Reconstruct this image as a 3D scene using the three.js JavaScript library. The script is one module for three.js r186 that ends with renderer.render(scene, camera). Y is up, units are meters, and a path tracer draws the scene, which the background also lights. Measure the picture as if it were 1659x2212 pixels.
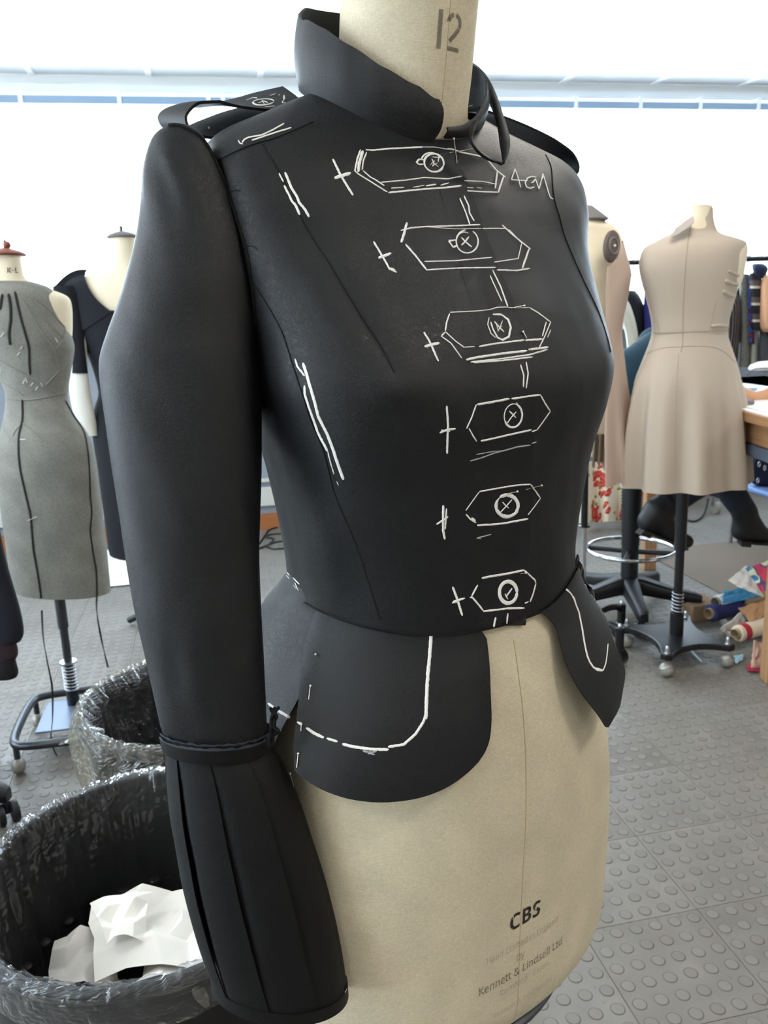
import * as THREE from 'three';
import { mergeGeometries } from 'three/addons/utils/BufferGeometryUtils.js';
import { RoundedBoxGeometry } from 'three/addons/geometries/RoundedBoxGeometry.js';
import { MarchingCubes } from 'three/addons/objects/MarchingCubes.js';
import { RectAreaLightUniformsLib } from 'three/addons/lights/RectAreaLightUniformsLib.js';
import { ImprovedNoise } from 'three/addons/math/ImprovedNoise.js';
import { MeshBVH } from 'three-mesh-bvh';

// ---------------------------------------------------------------- camera, sky, lights, exposure
const V3 = THREE.Vector3, v3 = (x, y, z) => new V3(x, y, z);
const scene = new THREE.Scene();
const FPX = 1782, CX = 829.5, CY = 1106, EYE = v3(0, 1.3, 0);            // focal length and centre in pixels of the 1659 x 2212 frame
const camera = new THREE.PerspectiveCamera(2 * Math.atan(1106 / FPX) * 180 / Math.PI, 1659 / 2212, 0.05, 60);
const downC = v3(302, 7494, FPX).normalize();
const fwdC = v3(445 - CX, 0, FPX); fwdC.y = -(fwdC.x * downC.x + fwdC.z * downC.z) / downC.y; fwdC.normalize();
const rightC = new V3().crossVectors(downC, fwdC);
// world x runs along the window wall, y up, the window wall lies towards -z
const toWorld = (c) => v3(rightC.dot(c), -downC.dot(c), -fwdC.dot(c));
camera.position.copy(EYE);
camera.quaternion.setFromRotationMatrix(new THREE.Matrix4().makeBasis(toWorld(v3(1, 0, 0)), toWorld(v3(0, -1, 0)), toWorld(v3(0, 0, -1))));
camera.focus = 0.7; camera.userData.fStop = 16;
scene.add(camera); camera.updateMatrixWorld(); camera.updateProjectionMatrix(); const CAM = camera;
scene.background = new THREE.Color(0.74, 0.88, 1.0);
scene.backgroundIntensity = 7;
RectAreaLightUniformsLib.init();
const FILL_LAMP = 11.5, FILL_COLOR = new THREE.Color(1.0, 0.93, 0.83);
const renderer = new THREE.WebGLRenderer({ antialias: true });
renderer.toneMapping = THREE.LinearToneMapping;
renderer.toneMappingExposure = 1.58;
renderer.shadowMap.enabled = true;

// ---------------------------------------------------------------- helpers
const PI = Math.PI, { clamp, lerp, smoothstep } = THREE.MathUtils;
let seed = 20;
const rnd = () => { seed = (seed + 0x6d2b79f5) | 0; let t = Math.imul(seed ^ (seed >>> 15), 1 | seed); t = (t + Math.imul(t ^ (t >>> 7), 61 | t)) ^ t; return ((t ^ (t >>> 14)) >>> 0) / 4294967296; };
const rr = (a, b) => a + (b - a) * rnd();
const perlin = new ImprovedNoise(), nz = (x, y, z = 0) => perlin.noise(x, y, z);
const rayDir = (px, py) => toWorld(v3(px - CX, py - CY, FPX)).normalize();
const atZ = (px, py, z) => { const d = rayDir(px, py); return EYE.clone().addScaledVector(d, z / d.z); };
const atY = (px, py, y) => { const d = rayDir(px, py); return EYE.clone().addScaledVector(d, (y - EYE.y) / d.y); };
const counts = {};
const numbered = (n) => { const k = counts[n] = (counts[n] ?? -1) + 1; return k ? n + '_' + String(k).padStart(3, '0') : n; };
function thing(name, label, category, base = [0, 0, 0], group) {
  const o = new THREE.Group(); o.name = numbered(name); o.position.set(...base); scene.add(o);
  o.userData = { label, category }; if (group) o.userData.group = group;
  return o;
}
function shade(m) { m.castShadow = m.receiveShadow = true; return m; }
// geometry is given in world coordinates; the mesh becomes a child of the thing, whose origin it is moved to
function part(parent, name, geo, mat, label) {
  const m = shade(new THREE.Mesh(geo, mat)); m.name = numbered(name);
  if (parent.isMesh) parent.add(m);
  else { if (!geo.userData.moved) { geo.translate(-parent.position.x, -parent.position.y, -parent.position.z); geo.userData.moved = true; geo.userData.base = parent.position; } parent.add(m); }
  if (parent.isMesh) { const b = parent.geometry.userData.base; if (b && !geo.userData.moved) { geo.translate(-b.x, -b.y, -b.z); geo.userData.moved = true; geo.userData.base = b; } }
  if (label) m.userData.label = label;
  return m;
}
function solo(name, geo, mat, label, category, group) {            // a thing of one mesh, its origin at its base
  geo.computeBoundingBox(); const b = geo.boundingBox, p = v3((b.min.x + b.max.x) / 2, b.min.y, (b.min.z + b.max.z) / 2);
  geo.translate(-p.x, -p.y, -p.z); geo.userData.moved = true; geo.userData.base = p;
  const m = shade(new THREE.Mesh(geo, mat)); m.name = numbered(name); m.position.copy(p); scene.add(m);
  m.userData = { label, category }; if (group) m.userData.group = group;
  return m;
}
function struct(name, geo, mat) { const m = shade(new THREE.Mesh(geo, mat)); m.name = name; m.userData = { kind: 'structure' }; geo.userData.base = v3(0, 0, 0); scene.add(m); return m; }
const merge = (list) => mergeGeometries(list.map((g) => { const h = g.index ? g.toNonIndexed() : g; for (const k of Object.keys(h.attributes)) if (!['position', 'normal', 'uv'].includes(k)) h.deleteAttribute(k); return h; }));
function box(x0, y0, z0, x1, y1, z1, r = 0) {
  const w = x1 - x0, h = y1 - y0, d = z1 - z0;
  const g = r ? new RoundedBoxGeometry(w, h, d, 2, Math.min(r, w / 2.01, h / 2.01, d / 2.01)) : new THREE.BoxGeometry(w, h, d);
  return g.translate((x0 + x1) / 2, (y0 + y1) / 2, (z0 + z1) / 2);
}
function bar(a, b, r, seg = 14, r2 = r) {
  const d = new V3().subVectors(b, a), g = new THREE.CylinderGeometry(r2, r, d.length(), seg);
  g.applyQuaternion(new THREE.Quaternion().setFromUnitVectors(v3(0, 1, 0), d.clone().normalize()));
  return g.translate((a.x + b.x) / 2, (a.y + b.y) / 2, (a.z + b.z) / 2);
}
function tube(pts, r, seg = pts.length * 6, radial = 8, closed = false) {
  const g = new THREE.TubeGeometry(new THREE.CatmullRomCurve3(pts, closed, 'centripetal'), seg, r, radial, closed);
  if (closed) return g;
  const ends = [pts[0], pts[pts.length - 1]].map((p) => new THREE.SphereGeometry(r, radial, 6).translate(p.x, p.y, p.z));
  return merge([g, ...ends]);
}
const lathe = (prof, x, y, z, seg = 40) => new THREE.LatheGeometry(prof.map(([r, h]) => new THREE.Vector2(r, h)), seg).translate(x, y, z);
const ball = (r, x, y, z, s = [1, 1, 1]) => new THREE.SphereGeometry(r, 20, 14).scale(...s).translate(x, y, z);
// a skin over closed rings of points; uv in metres
function loft(rings, { capA = false, capB = false } = {}) {
  const n = rings[0].length, m = rings.length, pos = [], uv = [], idx = [];
  let v = 0;
  for (let j = 0; j < m; j++) {
    if (j) v += rings[j][0].distanceTo(rings[j - 1][0]);
    let u = 0;
    for (let i = 0; i <= n; i++) { const p = rings[j][i % n]; if (i) u += p.distanceTo(rings[j][i - 1]); pos.push(p.x, p.y, p.z); uv.push(u, -v); }
  }
  const at = (i, j) => j * (n + 1) + i;
  for (let j = 0; j < m - 1; j++) for (let i = 0; i < n; i++) idx.push(at(i, j), at(i + 1, j), at(i, j + 1), at(i + 1, j), at(i + 1, j + 1), at(i, j + 1));
  const g = new THREE.BufferGeometry();
  const caps = [];
  if (capA) caps.push([0, 1]); if (capB) caps.push([m - 1, -1]);
  for (const [j, s] of caps) {
    const c = rings[j].reduce((a, p) => a.add(p), v3(0, 0, 0)).divideScalar(n), b = pos.length / 3;
    pos.push(c.x, c.y, c.z); uv.push(0, 0);
    rings[j].forEach((p) => { pos.push(p.x, p.y, p.z); uv.push(p.x - c.x, p.z - c.z); });
    for (let i = 0; i < n; i++) s > 0 ? idx.push(b, b + 1 + (i + 1) % n, b + 1 + i) : idx.push(b, b + 1 + i, b + 1 + (i + 1) % n);
  }
  g.setAttribute('position', new THREE.Float32BufferAttribute(pos, 3)); g.setAttribute('uv', new THREE.Float32BufferAttribute(uv, 2)); g.setIndex(idx);
  g.computeVertexNormals();
  const N = g.attributes.normal, a = new V3(), b = new V3();
  for (let j = 0; j < m; j++) { a.fromBufferAttribute(N, at(0, j)); b.fromBufferAttribute(N, at(n, j)); a.add(b).normalize(); N.setXYZ(at(0, j), a.x, a.y, a.z); N.setXYZ(at(n, j), a.x, a.y, a.z); }
  return g;
}
// a sheet over a grid of points grid[j][i] with a thickness (0: single skin) and crisp edges
function sheet(grid, thick = 0) {
  const m = grid.length, n = grid[0].length, nrm = grid.map((row, j) => row.map((p, i) => {
    const a = grid[j][Math.min(i + 1, n - 1)].clone().sub(grid[j][Math.max(i - 1, 0)]), b = grid[Math.min(j + 1, m - 1)][i].clone().sub(grid[Math.max(j - 1, 0)][i]);
    const c = a.cross(b); return c.lengthSq() > 1e-20 ? c.normalize() : v3(0, 1, 0);
  }));
  const pos = [], uv = [], nor = [], idx = [];
  const U = grid.map((row) => { let s = 0; return row.map((p, i) => (s += i ? p.distanceTo(row[i - 1]) : 0)); });
  const Vv = []; for (let i = 0; i < n; i++) { let s = 0; for (let j = 0; j < m; j++) { s += j ? grid[j][i].distanceTo(grid[j - 1][i]) : 0; (Vv[j] ??= [])[i] = s; } }
  const layer = (off, sgn) => {
    const b = pos.length / 3;
    for (let j = 0; j < m; j++) for (let i = 0; i < n; i++) { const p = grid[j][i], q = nrm[j][i]; pos.push(p.x + q.x * off, p.y + q.y * off, p.z + q.z * off); nor.push(q.x * sgn, q.y * sgn, q.z * sgn); uv.push(U[j][i], Vv[j][i]); }
    for (let j = 0; j < m - 1; j++) for (let i = 0; i < n - 1; i++) {
      const a = b + j * n + i, c = a + 1, d = a + n, e = d + 1;
      sgn > 0 ? idx.push(a, c, d, c, e, d) : idx.push(a, d, c, c, d, e);
    }
    return b;
  };
  const f = layer(0, 1);
  if (thick) {
    const k = layer(-thick, -1), edge = [];
    for (let i = 0; i < n; i++) edge.push(i); for (let j = 1; j < m; j++) edge.push(j * n + n - 1);
    for (let i = n - 2; i >= 0; i--) edge.push((m - 1) * n + i); for (let j = m - 2; j >= 1; j--) edge.push(j * n);
    const A = new V3(), B = new V3(), C = new V3();
    for (let e = 0; e < edge.length; e++) {
      const a = edge[e], c = edge[(e + 1) % edge.length], b = pos.length / 3, get = (v, q) => v.set(pos[q * 3], pos[q * 3 + 1], pos[q * 3 + 2]);
      get(A, f + a); get(B, f + c); get(C, k + a);
      const nn = B.clone().sub(A).cross(C.clone().sub(A)).normalize().negate();
      for (const q of [f + a, f + c, k + a, k + c]) { pos.push(pos[q * 3], pos[q * 3 + 1], pos[q * 3 + 2]); nor.push(nn.x, nn.y, nn.z); uv.push(uv[q * 2], uv[q * 2 + 1]); }
      idx.push(b, b + 2, b + 1, b + 1, b + 2, b + 3);
    }
  }
  const g = new THREE.BufferGeometry();
  g.setAttribute('position', new THREE.Float32BufferAttribute(pos, 3)); g.setAttribute('normal', new THREE.Float32BufferAttribute(nor, 3)); g.setAttribute('uv', new THREE.Float32BufferAttribute(uv, 2)); g.setIndex(idx);
  return g;
}
// polyline helpers in the picture's plane: resample to n points by length, smoothly or straight
function along(pts, n, smooth = true) {
  const c = smooth && pts.length > 2 ? new THREE.CatmullRomCurve3(pts.map(([x, y]) => v3(x, y, 0)), false, 'centripetal') : null;
  if (c) return c.getSpacedPoints(n - 1).map((p) => [p.x, p.y]);
  const L = [0]; for (let i = 1; i < pts.length; i++) L.push(L[i - 1] + Math.hypot(pts[i][0] - pts[i - 1][0], pts[i][1] - pts[i - 1][1]));
  return [...Array(n).keys()].map((k) => { const s = L[L.length - 1] * k / (n - 1); let i = 1; while (i < pts.length - 1 && L[i] < s) i++; const f = (s - L[i - 1]) / Math.max(1e-9, L[i] - L[i - 1]); return [lerp(pts[i - 1][0], pts[i][0], f), lerp(pts[i - 1][1], pts[i][1], f)]; });
}
const crop = (x, y, s) => (pts) => pts.map(([a, b]) => [x + a / s, y + b / s]);
// an elliptical ring of points between two silhouette points at distance z
function ringBetween(lx, ly, rx, ry, z, ratio, n = 48, power = 2, zr = z) {
  const a = atZ(lx, ly, z), b = atZ(rx, ry, zr), c = a.clone().add(b).multiplyScalar(0.5), u = b.clone().sub(a).multiplyScalar(0.5);
  const w = u.length(), d = v3(c.x, 0, c.z).normalize().multiplyScalar(w * ratio);
  return [...Array(n).keys()].map((k) => { const t = k / n * 2 * PI, x = Math.cos(t), y = Math.sin(t), e = 2 / power; return c.clone().addScaledVector(u, Math.sign(x) * Math.abs(x) ** e).addScaledVector(d, -Math.sign(y) * Math.abs(y) ** e); });
}
// rows [ly, lx, rx, ratio, ry?] refined to a smooth body
function bodyRows(rows, z, { n = 48, sub = 4, power = 2.15 } = {}) {
  const col = (k, f) => { const i = Math.min(Math.floor(f), rows.length - 2), t = f - i, g = (q) => { const r = rows[clamp(q, 0, rows.length - 1)]; return r[k] ?? r[0]; }, p0 = g(i - 1), p1 = g(i), p2 = g(i + 1), p3 = g(i + 2); return 0.5 * (2 * p1 + (p2 - p0) * t + (2 * p0 - 5 * p1 + 4 * p2 - p3) * t * t + (3 * p1 - p0 - 3 * p2 + p3) * t ** 3); };
  const out = [];
  for (let k = 0; k <= (rows.length - 1) * sub; k++) { const f = k / sub; out.push(ringBetween(col(1, f), col(0, f), col(2, f), col(4, f), z, col(3, f), n, power)); }
  return out;
}
// surfaces to lay things on: nearest hit of a ray on any of the geometries (world coordinates)
const surfaces = {};
function addSurface(name, geo) { const g = geo.clone(); surfaces[name] = { geo: g, bvh: new MeshBVH(g) }; }
const _ray = new THREE.Ray();
function hit(origin, dir, names) {
  let best = null;
  for (const n of names) { _ray.origin.copy(origin); _ray.direction.copy(dir); const h = surfaces[n].bvh.raycastFirst(_ray, THREE.DoubleSide); if (h && (!best || h.distance < best.distance)) { best = h; best.surface = n; } }
  if (!best) return null;
  const g = surfaces[best.surface].geo, N = g.attributes.normal, f = best.face, nn = new V3();
  for (const q of [f.a, f.b, f.c]) nn.add(v3(N.getX(q), N.getY(q), N.getZ(q)));
  if (nn.dot(dir) > 0) nn.negate();
  return { p: best.point.clone(), n: nn.normalize() };
}
const hitPx = (px, py, names) => hit(EYE, rayDir(px, py), names);
// a ribbon lying on surfaces, through picture points; width in picture pixels
function strokeOn(pts, width, names, { lift = 0.0007, rough = 0.25, smooth = false, thin = 0.75, step = 2.2 } = {}) {
  let len = 0; for (let i = 1; i < pts.length; i++) len += Math.hypot(pts[i][0] - pts[i - 1][0], pts[i][1] - pts[i - 1][1]);
  const n = Math.max(3, Math.ceil(len / step)), q = along(pts, n, smooth), off = rnd() * 100;
  const rows = [];
  q.forEach(([x, y], i) => {
    const h = hitPx(x, y, names); if (!h) return;
    const a = q[Math.max(0, i - 1)], b = q[Math.min(n - 1, i + 1)], dir = rayDir(b[0], b[1]).sub(rayDir(a[0], a[1]));
    const side = new V3().crossVectors(h.n, dir).normalize(), w = width * h.p.distanceTo(EYE) / FPX / 2;
    const end = Math.min(1, 0.55 + Math.min(i, n - 1 - i) * 0.22);
    const wl = w * end * (1 + rough * (nz(i * 0.35, off) + 0.6 * nz(i * 0.9, off + 5))), wr = w * end * (1 + rough * (nz(i * 0.33, off + 9) + 0.6 * nz(i * 0.8, off + 15)));
    const c = h.p.clone().addScaledVector(h.n, lift);
    rows.push([c.clone().addScaledVector(side, -wl).addScaledVector(h.n, -lift * 0.6), c.clone().addScaledVector(side, -wl * 0.5), c.clone().addScaledVector(side, wr * 0.5), c.clone().addScaledVector(side, wr).addScaledVector(h.n, -lift * 0.6)]);
  });
  return rows.length > 1 ? sheet(rows) : null;
}
// a panel of cloth between two picture curves, laid on a surface
function panelOn(top, bottom, names, { nx = 40, ny = 30, lift = () => 0.002, thick = 0.0012, smooth = true } = {}) {
  const A = along(top, nx, smooth), B = along(bottom, nx, smooth), grid = [];
  for (let j = 0; j < ny; j++) {
    const row = [];
    for (let i = 0; i < nx; i++) {
      const r = j / (ny - 1), x = lerp(A[i][0], B[i][0], r), y = lerp(A[i][1], B[i][1], r), h = hitPx(x, y, names);
      row.push(h ? h.p.addScaledVector(h.n, lift(i / (nx - 1), r)) : null);
    }
    grid.push(row);
  }
  for (let j = 0; j < ny; j++) for (let i = 0; i < nx; i++) if (!grid[j][i]) {                    // past the surface's edge: carry on from the neighbour, at its distance
    let k = 1, near = null; while (!near && k < Math.max(nx, ny)) { near = grid[j][i - k] || grid[j][i + k] || grid[j - k]?.[i] || grid[j + k]?.[i]; k++; }
    const r = j / (ny - 1), d = rayDir(lerp(A[i][0], B[i][0], r), lerp(A[i][1], B[i][1], r)); grid[j][i] = EYE.clone().addScaledVector(d, near ? near.distanceTo(EYE) : 0.8);
  }
  return { geo: sheet(grid, thick), grid };
}

// ---------------------------------------------------------------- textures and materials
function noiseTex(w, h, fn, color = false) {
  const data = new Uint8Array(w * h * 4);
  for (let y = 0; y < h; y++) for (let x = 0; x < w; x++) { const c = fn(x, y), i = (y * w + x) * 4; for (let k = 0; k < 3; k++) data[i + k] = clamp(Array.isArray(c) ? c[k] : c, 0, 255); data[i + 3] = 255; }
  const t = new THREE.DataTexture(data, w, h); t.wrapS = t.wrapT = THREE.RepeatWrapping; t.magFilter = t.minFilter = THREE.LinearFilter;
  if (color) t.colorSpace = THREE.SRGBColorSpace;
  t.needsUpdate = true; return t;
}
const hash = (x, y) => { let h = Math.imul(x, 374761393) + Math.imul(y, 668265263); h = Math.imul(h ^ (h >>> 13), 1274126177); return ((h ^ (h >>> 16)) >>> 0) / 4294967296; };
const tile = (x, y, p, s) => { const fx = x / p * s, fy = y / p * s, x0 = Math.floor(fx), y0 = Math.floor(fy), u = smoothstep(fx - x0, 0, 1), v = smoothstep(fy - y0, 0, 1), H = (a, b) => hash(((a % s) + s) % s + s * 17, ((b % s) + s) % s); return lerp(lerp(H(x0, y0), H(x0 + 1, y0), u), lerp(H(x0, y0 + 1), H(x0 + 1, y0 + 1), u), v); };
function scaled(t, per) { const c = t.clone(); c.repeat.set(1 / per, 1 / per); c.needsUpdate = true; return c; }       // per: metres that one copy covers
const grainT = noiseTex(512, 512, (x, y) => {               // leather grain: little cells
  let best = 9, sec = 9; const s = 64, fx = x / 512 * s, fy = y / 512 * s, x0 = Math.floor(fx), y0 = Math.floor(fy);
  for (let j = -1; j <= 1; j++) for (let i = -1; i <= 1; i++) { const a = ((x0 + i) % s + s) % s, b = ((y0 + j) % s + s) % s, d = Math.hypot(x0 + i + hash(a, b) - fx, y0 + j + hash(b + 91, a + 7) - fy); if (d < best) { sec = best; best = d; } else if (d < sec) sec = d; }
  return 255 * Math.min(1, (sec - best) * 1.6) * 0.8 + 50 * tile(x, y, 512, 24);
});
const linenT = noiseTex(1024, 1024, (x, y) => {
  const wx = 0.5 + 0.5 * Math.sin((x + y) / 1024 * PI * 2 * 128), slub = tile(x * 0.25, y * 4, 1024, 256) - 0.5, slub2 = tile(x * 4, y * 0.25, 1024, 256) - 0.5, big = tile(x, y, 1024, 6) - 0.5;
  const k = 1 + 0.07 * (wx - 0.5) + 0.13 * slub + 0.09 * slub2 + 0.05 * big + 0.07 * (hash(x, y) - 0.5) + (hash(x >> 1, y >> 2) > 0.996 ? 0.15 : 0);
  return [216 * k, 204 * k, 176 * k];
}, true);
const weaveB = noiseTex(512, 512, (x, y) => 127 + 70 * Math.sin((x + y) / 512 * PI * 2 * 64) + 60 * (tile(x, y * 6, 512, 128) - 0.5));
const heatherT = noiseTex(512, 512, (x, y) => { const k = 0.86 + 0.28 * tile(x * 0.5, y * 4, 512, 128) + 0.2 * (hash(x, y) - 0.5) + 0.16 * (tile(x * 4, y * 0.5, 512, 128) - 0.5) + 0.12 * (tile(x, y, 512, 5) - 0.5); return [128 * k, 127 * k, 120 * k]; }, true);
const floorT = noiseTex(1024, 1024, (x, y) => { const k = 1 + 0.1 * (tile(x, y, 1024, 5) - 0.5) + 0.1 * (tile(x, y, 1024, 23) - 0.5) + 0.06 * (hash(x, y) - 0.5) - (tile(x, y, 1024, 61) > 0.93 ? 0.08 : 0); return [121 * k, 117 * k, 111 * k]; }, true);
const floorR = noiseTex(512, 512, (x, y) => 95 + 70 * tile(x, y, 512, 7) + 40 * tile(x, y, 512, 29));
const crumpleB = noiseTex(512, 512, (x, y) => {               // creased film: sharp ridges
  const f = (s, o) => 1 - Math.abs(2 * tile(x + o, y, 512, s) - 1); return 255 * clamp(0.45 * f(6, 0) + 0.35 * f(15, 40) + 0.25 * f(37, 90), 0, 1);
});
const woodT = noiseTex(512, 512, (x, y) => { const k = 0.85 + 0.3 * tile(x * 0.25, y * 3, 512, 96) + 0.1 * (tile(x, y, 512, 4) - 0.5); return [172 * k, 130 * k, 92 * k]; }, true);
const S = (o) => new THREE.MeshStandardMaterial(o), Ph = (o) => new THREE.MeshPhysicalMaterial(o);
const M = {
  leather: Ph({ color: 0x0b0d11, roughness: 0.42, bumpMap: scaled(grainT, 0.055), bumpScale: 0.00018, specularIntensity: 0.85 }),
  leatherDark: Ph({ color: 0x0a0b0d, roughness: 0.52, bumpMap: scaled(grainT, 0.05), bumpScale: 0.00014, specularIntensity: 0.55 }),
  leatherBack: S({ color: 0x0b0b0d, roughness: 0.9 }),
  seam: S({ color: 0x050506, roughness: 0.95 }),
  thread: S({ color: 0x0a0a0a, roughness: 0.9 }),
  frayed: S({ color: 0x3a4048, roughness: 0.8 }),
  chalk: S({ color: 0xf4f3ee, roughness: 0.85 }),
  chalkGrey: S({ color: 0xa9aaac, roughness: 0.9 }),
  pin: S({ color: 0xd8d2c4, roughness: 0.25, metalness: 1 }),
  pinHead: S({ color: 0xf2efe6, roughness: 0.35 }),
  linen: S({ map: scaled(linenT, 0.16), roughness: 0.92, bumpMap: scaled(weaveB, 0.06), bumpScale: 0.00012 }),
  linenSeam: S({ color: 0xb9a985, roughness: 0.95 }),
  calico: S({ color: 0xe9ddc2, roughness: 0.9, bumpMap: scaled(weaveB, 0.08), bumpScale: 0.0001 }),
  armWhite: S({ color: 0xd9d8cf, roughness: 0.75 }),
  capWood: S({ color: 0x8a4a34, roughness: 0.4 }),
  capGrey: S({ color: 0x6f6a68, roughness: 0.5 }),
  steel: S({ color: 0xb9bdc2, roughness: 0.3, metalness: 1 }),
  chrome: S({ color: 0xd4d7db, roughness: 0.13, metalness: 1 }),
  darkSteel: S({ color: 0x55585c, roughness: 0.38, metalness: 1 }),
  blackMetal: S({ color: 0x0c0e12, roughness: 0.34 }),
  blackPlastic: S({ color: 0x14161a, roughness: 0.48 }),
  caster: S({ color: 0x9b9890, roughness: 0.35, metalness: 0.2 }),
  heather: S({ map: scaled(heatherT, 0.22), roughness: 0.95 }),
  beige: Ph({ color: 0xb8ab9b, roughness: 0.9, sheen: 0.3, sheenRoughness: 0.6, sheenColor: new THREE.Color(0xe8dccb) }),
  beigeSeam: S({ color: 0x9c8f7f, roughness: 0.95 }),
  beigeCollar: S({ color: 0xa79b94, roughness: 0.9 }),
  navy: S({ color: 0x10131f, roughness: 0.9 }),
  blackWool: S({ color: 0x0a0c16, roughness: 0.92 }),
  tape: S({ color: 0x1b1a1b, roughness: 0.8 }),
  floor: S({ map: scaled(floorT, 1.1), roughness: 0.85, roughnessMap: scaled(floorR, 0.9) }),
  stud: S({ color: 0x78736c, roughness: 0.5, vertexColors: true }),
  grout: S({ color: 0x5f5b56, roughness: 0.9 }),
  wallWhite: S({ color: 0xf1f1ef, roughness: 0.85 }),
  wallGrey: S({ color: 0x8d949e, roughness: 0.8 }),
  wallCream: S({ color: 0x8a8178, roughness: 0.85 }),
  ceilTile: S({ color: 0xe6e6e4, roughness: 0.9 }),
  tee: S({ color: 0xffffff, roughness: 0.5 }),
  frame: S({ color: 0xeef2f4, roughness: 0.5 }),
  railBlue: S({ color: 0x8aa0b8, roughness: 0.5 }),
  glass: Ph({ color: 0xffffff, roughness: 0, transmission: 1, thickness: 0, ior: 1.45 }),
  wood: S({ map: scaled(woodT, 0.5), roughness: 0.5 }),
  skirting: S({ color: 0xa5673a, roughness: 0.5 }),
  trunking: S({ color: 0xcfcdc6, roughness: 0.5 }),
  film: Ph({ color: 0xf4f6f8, roughness: 0.09, transmission: 0.98, thickness: 0, ior: 1.5, bumpMap: scaled(crumpleB, 0.26), bumpScale: 0.007, side: THREE.DoubleSide }),
  filmInner: Ph({ color: 0xf4f6f8, roughness: 0.1, transmission: 0.985, thickness: 0, ior: 1.5, specularIntensity: 0.8, bumpMap: scaled(crumpleB, 0.5), bumpScale: 0.006, side: THREE.DoubleSide }),
  filmMilky: Ph({ color: 0xf2efe4, roughness: 0.13, transmission: 0.95, thickness: 0, ior: 1.5, bumpMap: scaled(crumpleB, 0.3), bumpScale: 0.012, side: THREE.DoubleSide }),
  bin: S({ color: 0x0c0d0f, roughness: 0.5 }),
  paper: S({ color: 0xf3f0ea, roughness: 0.85 }),
  paperGrey: S({ color: 0xcfcac4, roughness: 0.85 }),
  denim: S({ color: 0x1d2733, roughness: 0.9 }),
  boot: S({ color: 0x101012, roughness: 0.55 }),
  sole: S({ color: 0x241f1c, roughness: 0.8 }),
  sweater: S({ color: 0x12303f, roughness: 0.95 }),
  skin: Ph({ color: 0xd9a581, roughness: 0.55 }),
  hair: S({ color: 0x2a1d15, roughness: 0.7 }),
  card: S({ color: 0xa77f5b, roughness: 0.85 }),
  kraft: S({ color: 0x8c7157, roughness: 0.9 }),
  board: S({ color: 0x75685a, roughness: 0.8 }),
  tubeIn: S({ color: 0xa39174, roughness: 0.9 }),
};
const plain = (hex, rough = 0.9) => S({ color: hex, roughness: rough });
for (const k of ['leather', 'leatherDark', 'heather', 'beige', 'navy', 'blackWool', 'chalk', 'tape', 'beigeCollar', 'leatherBack', 'paper', 'paperGrey']) M[k].side = THREE.DoubleSide;

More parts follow.
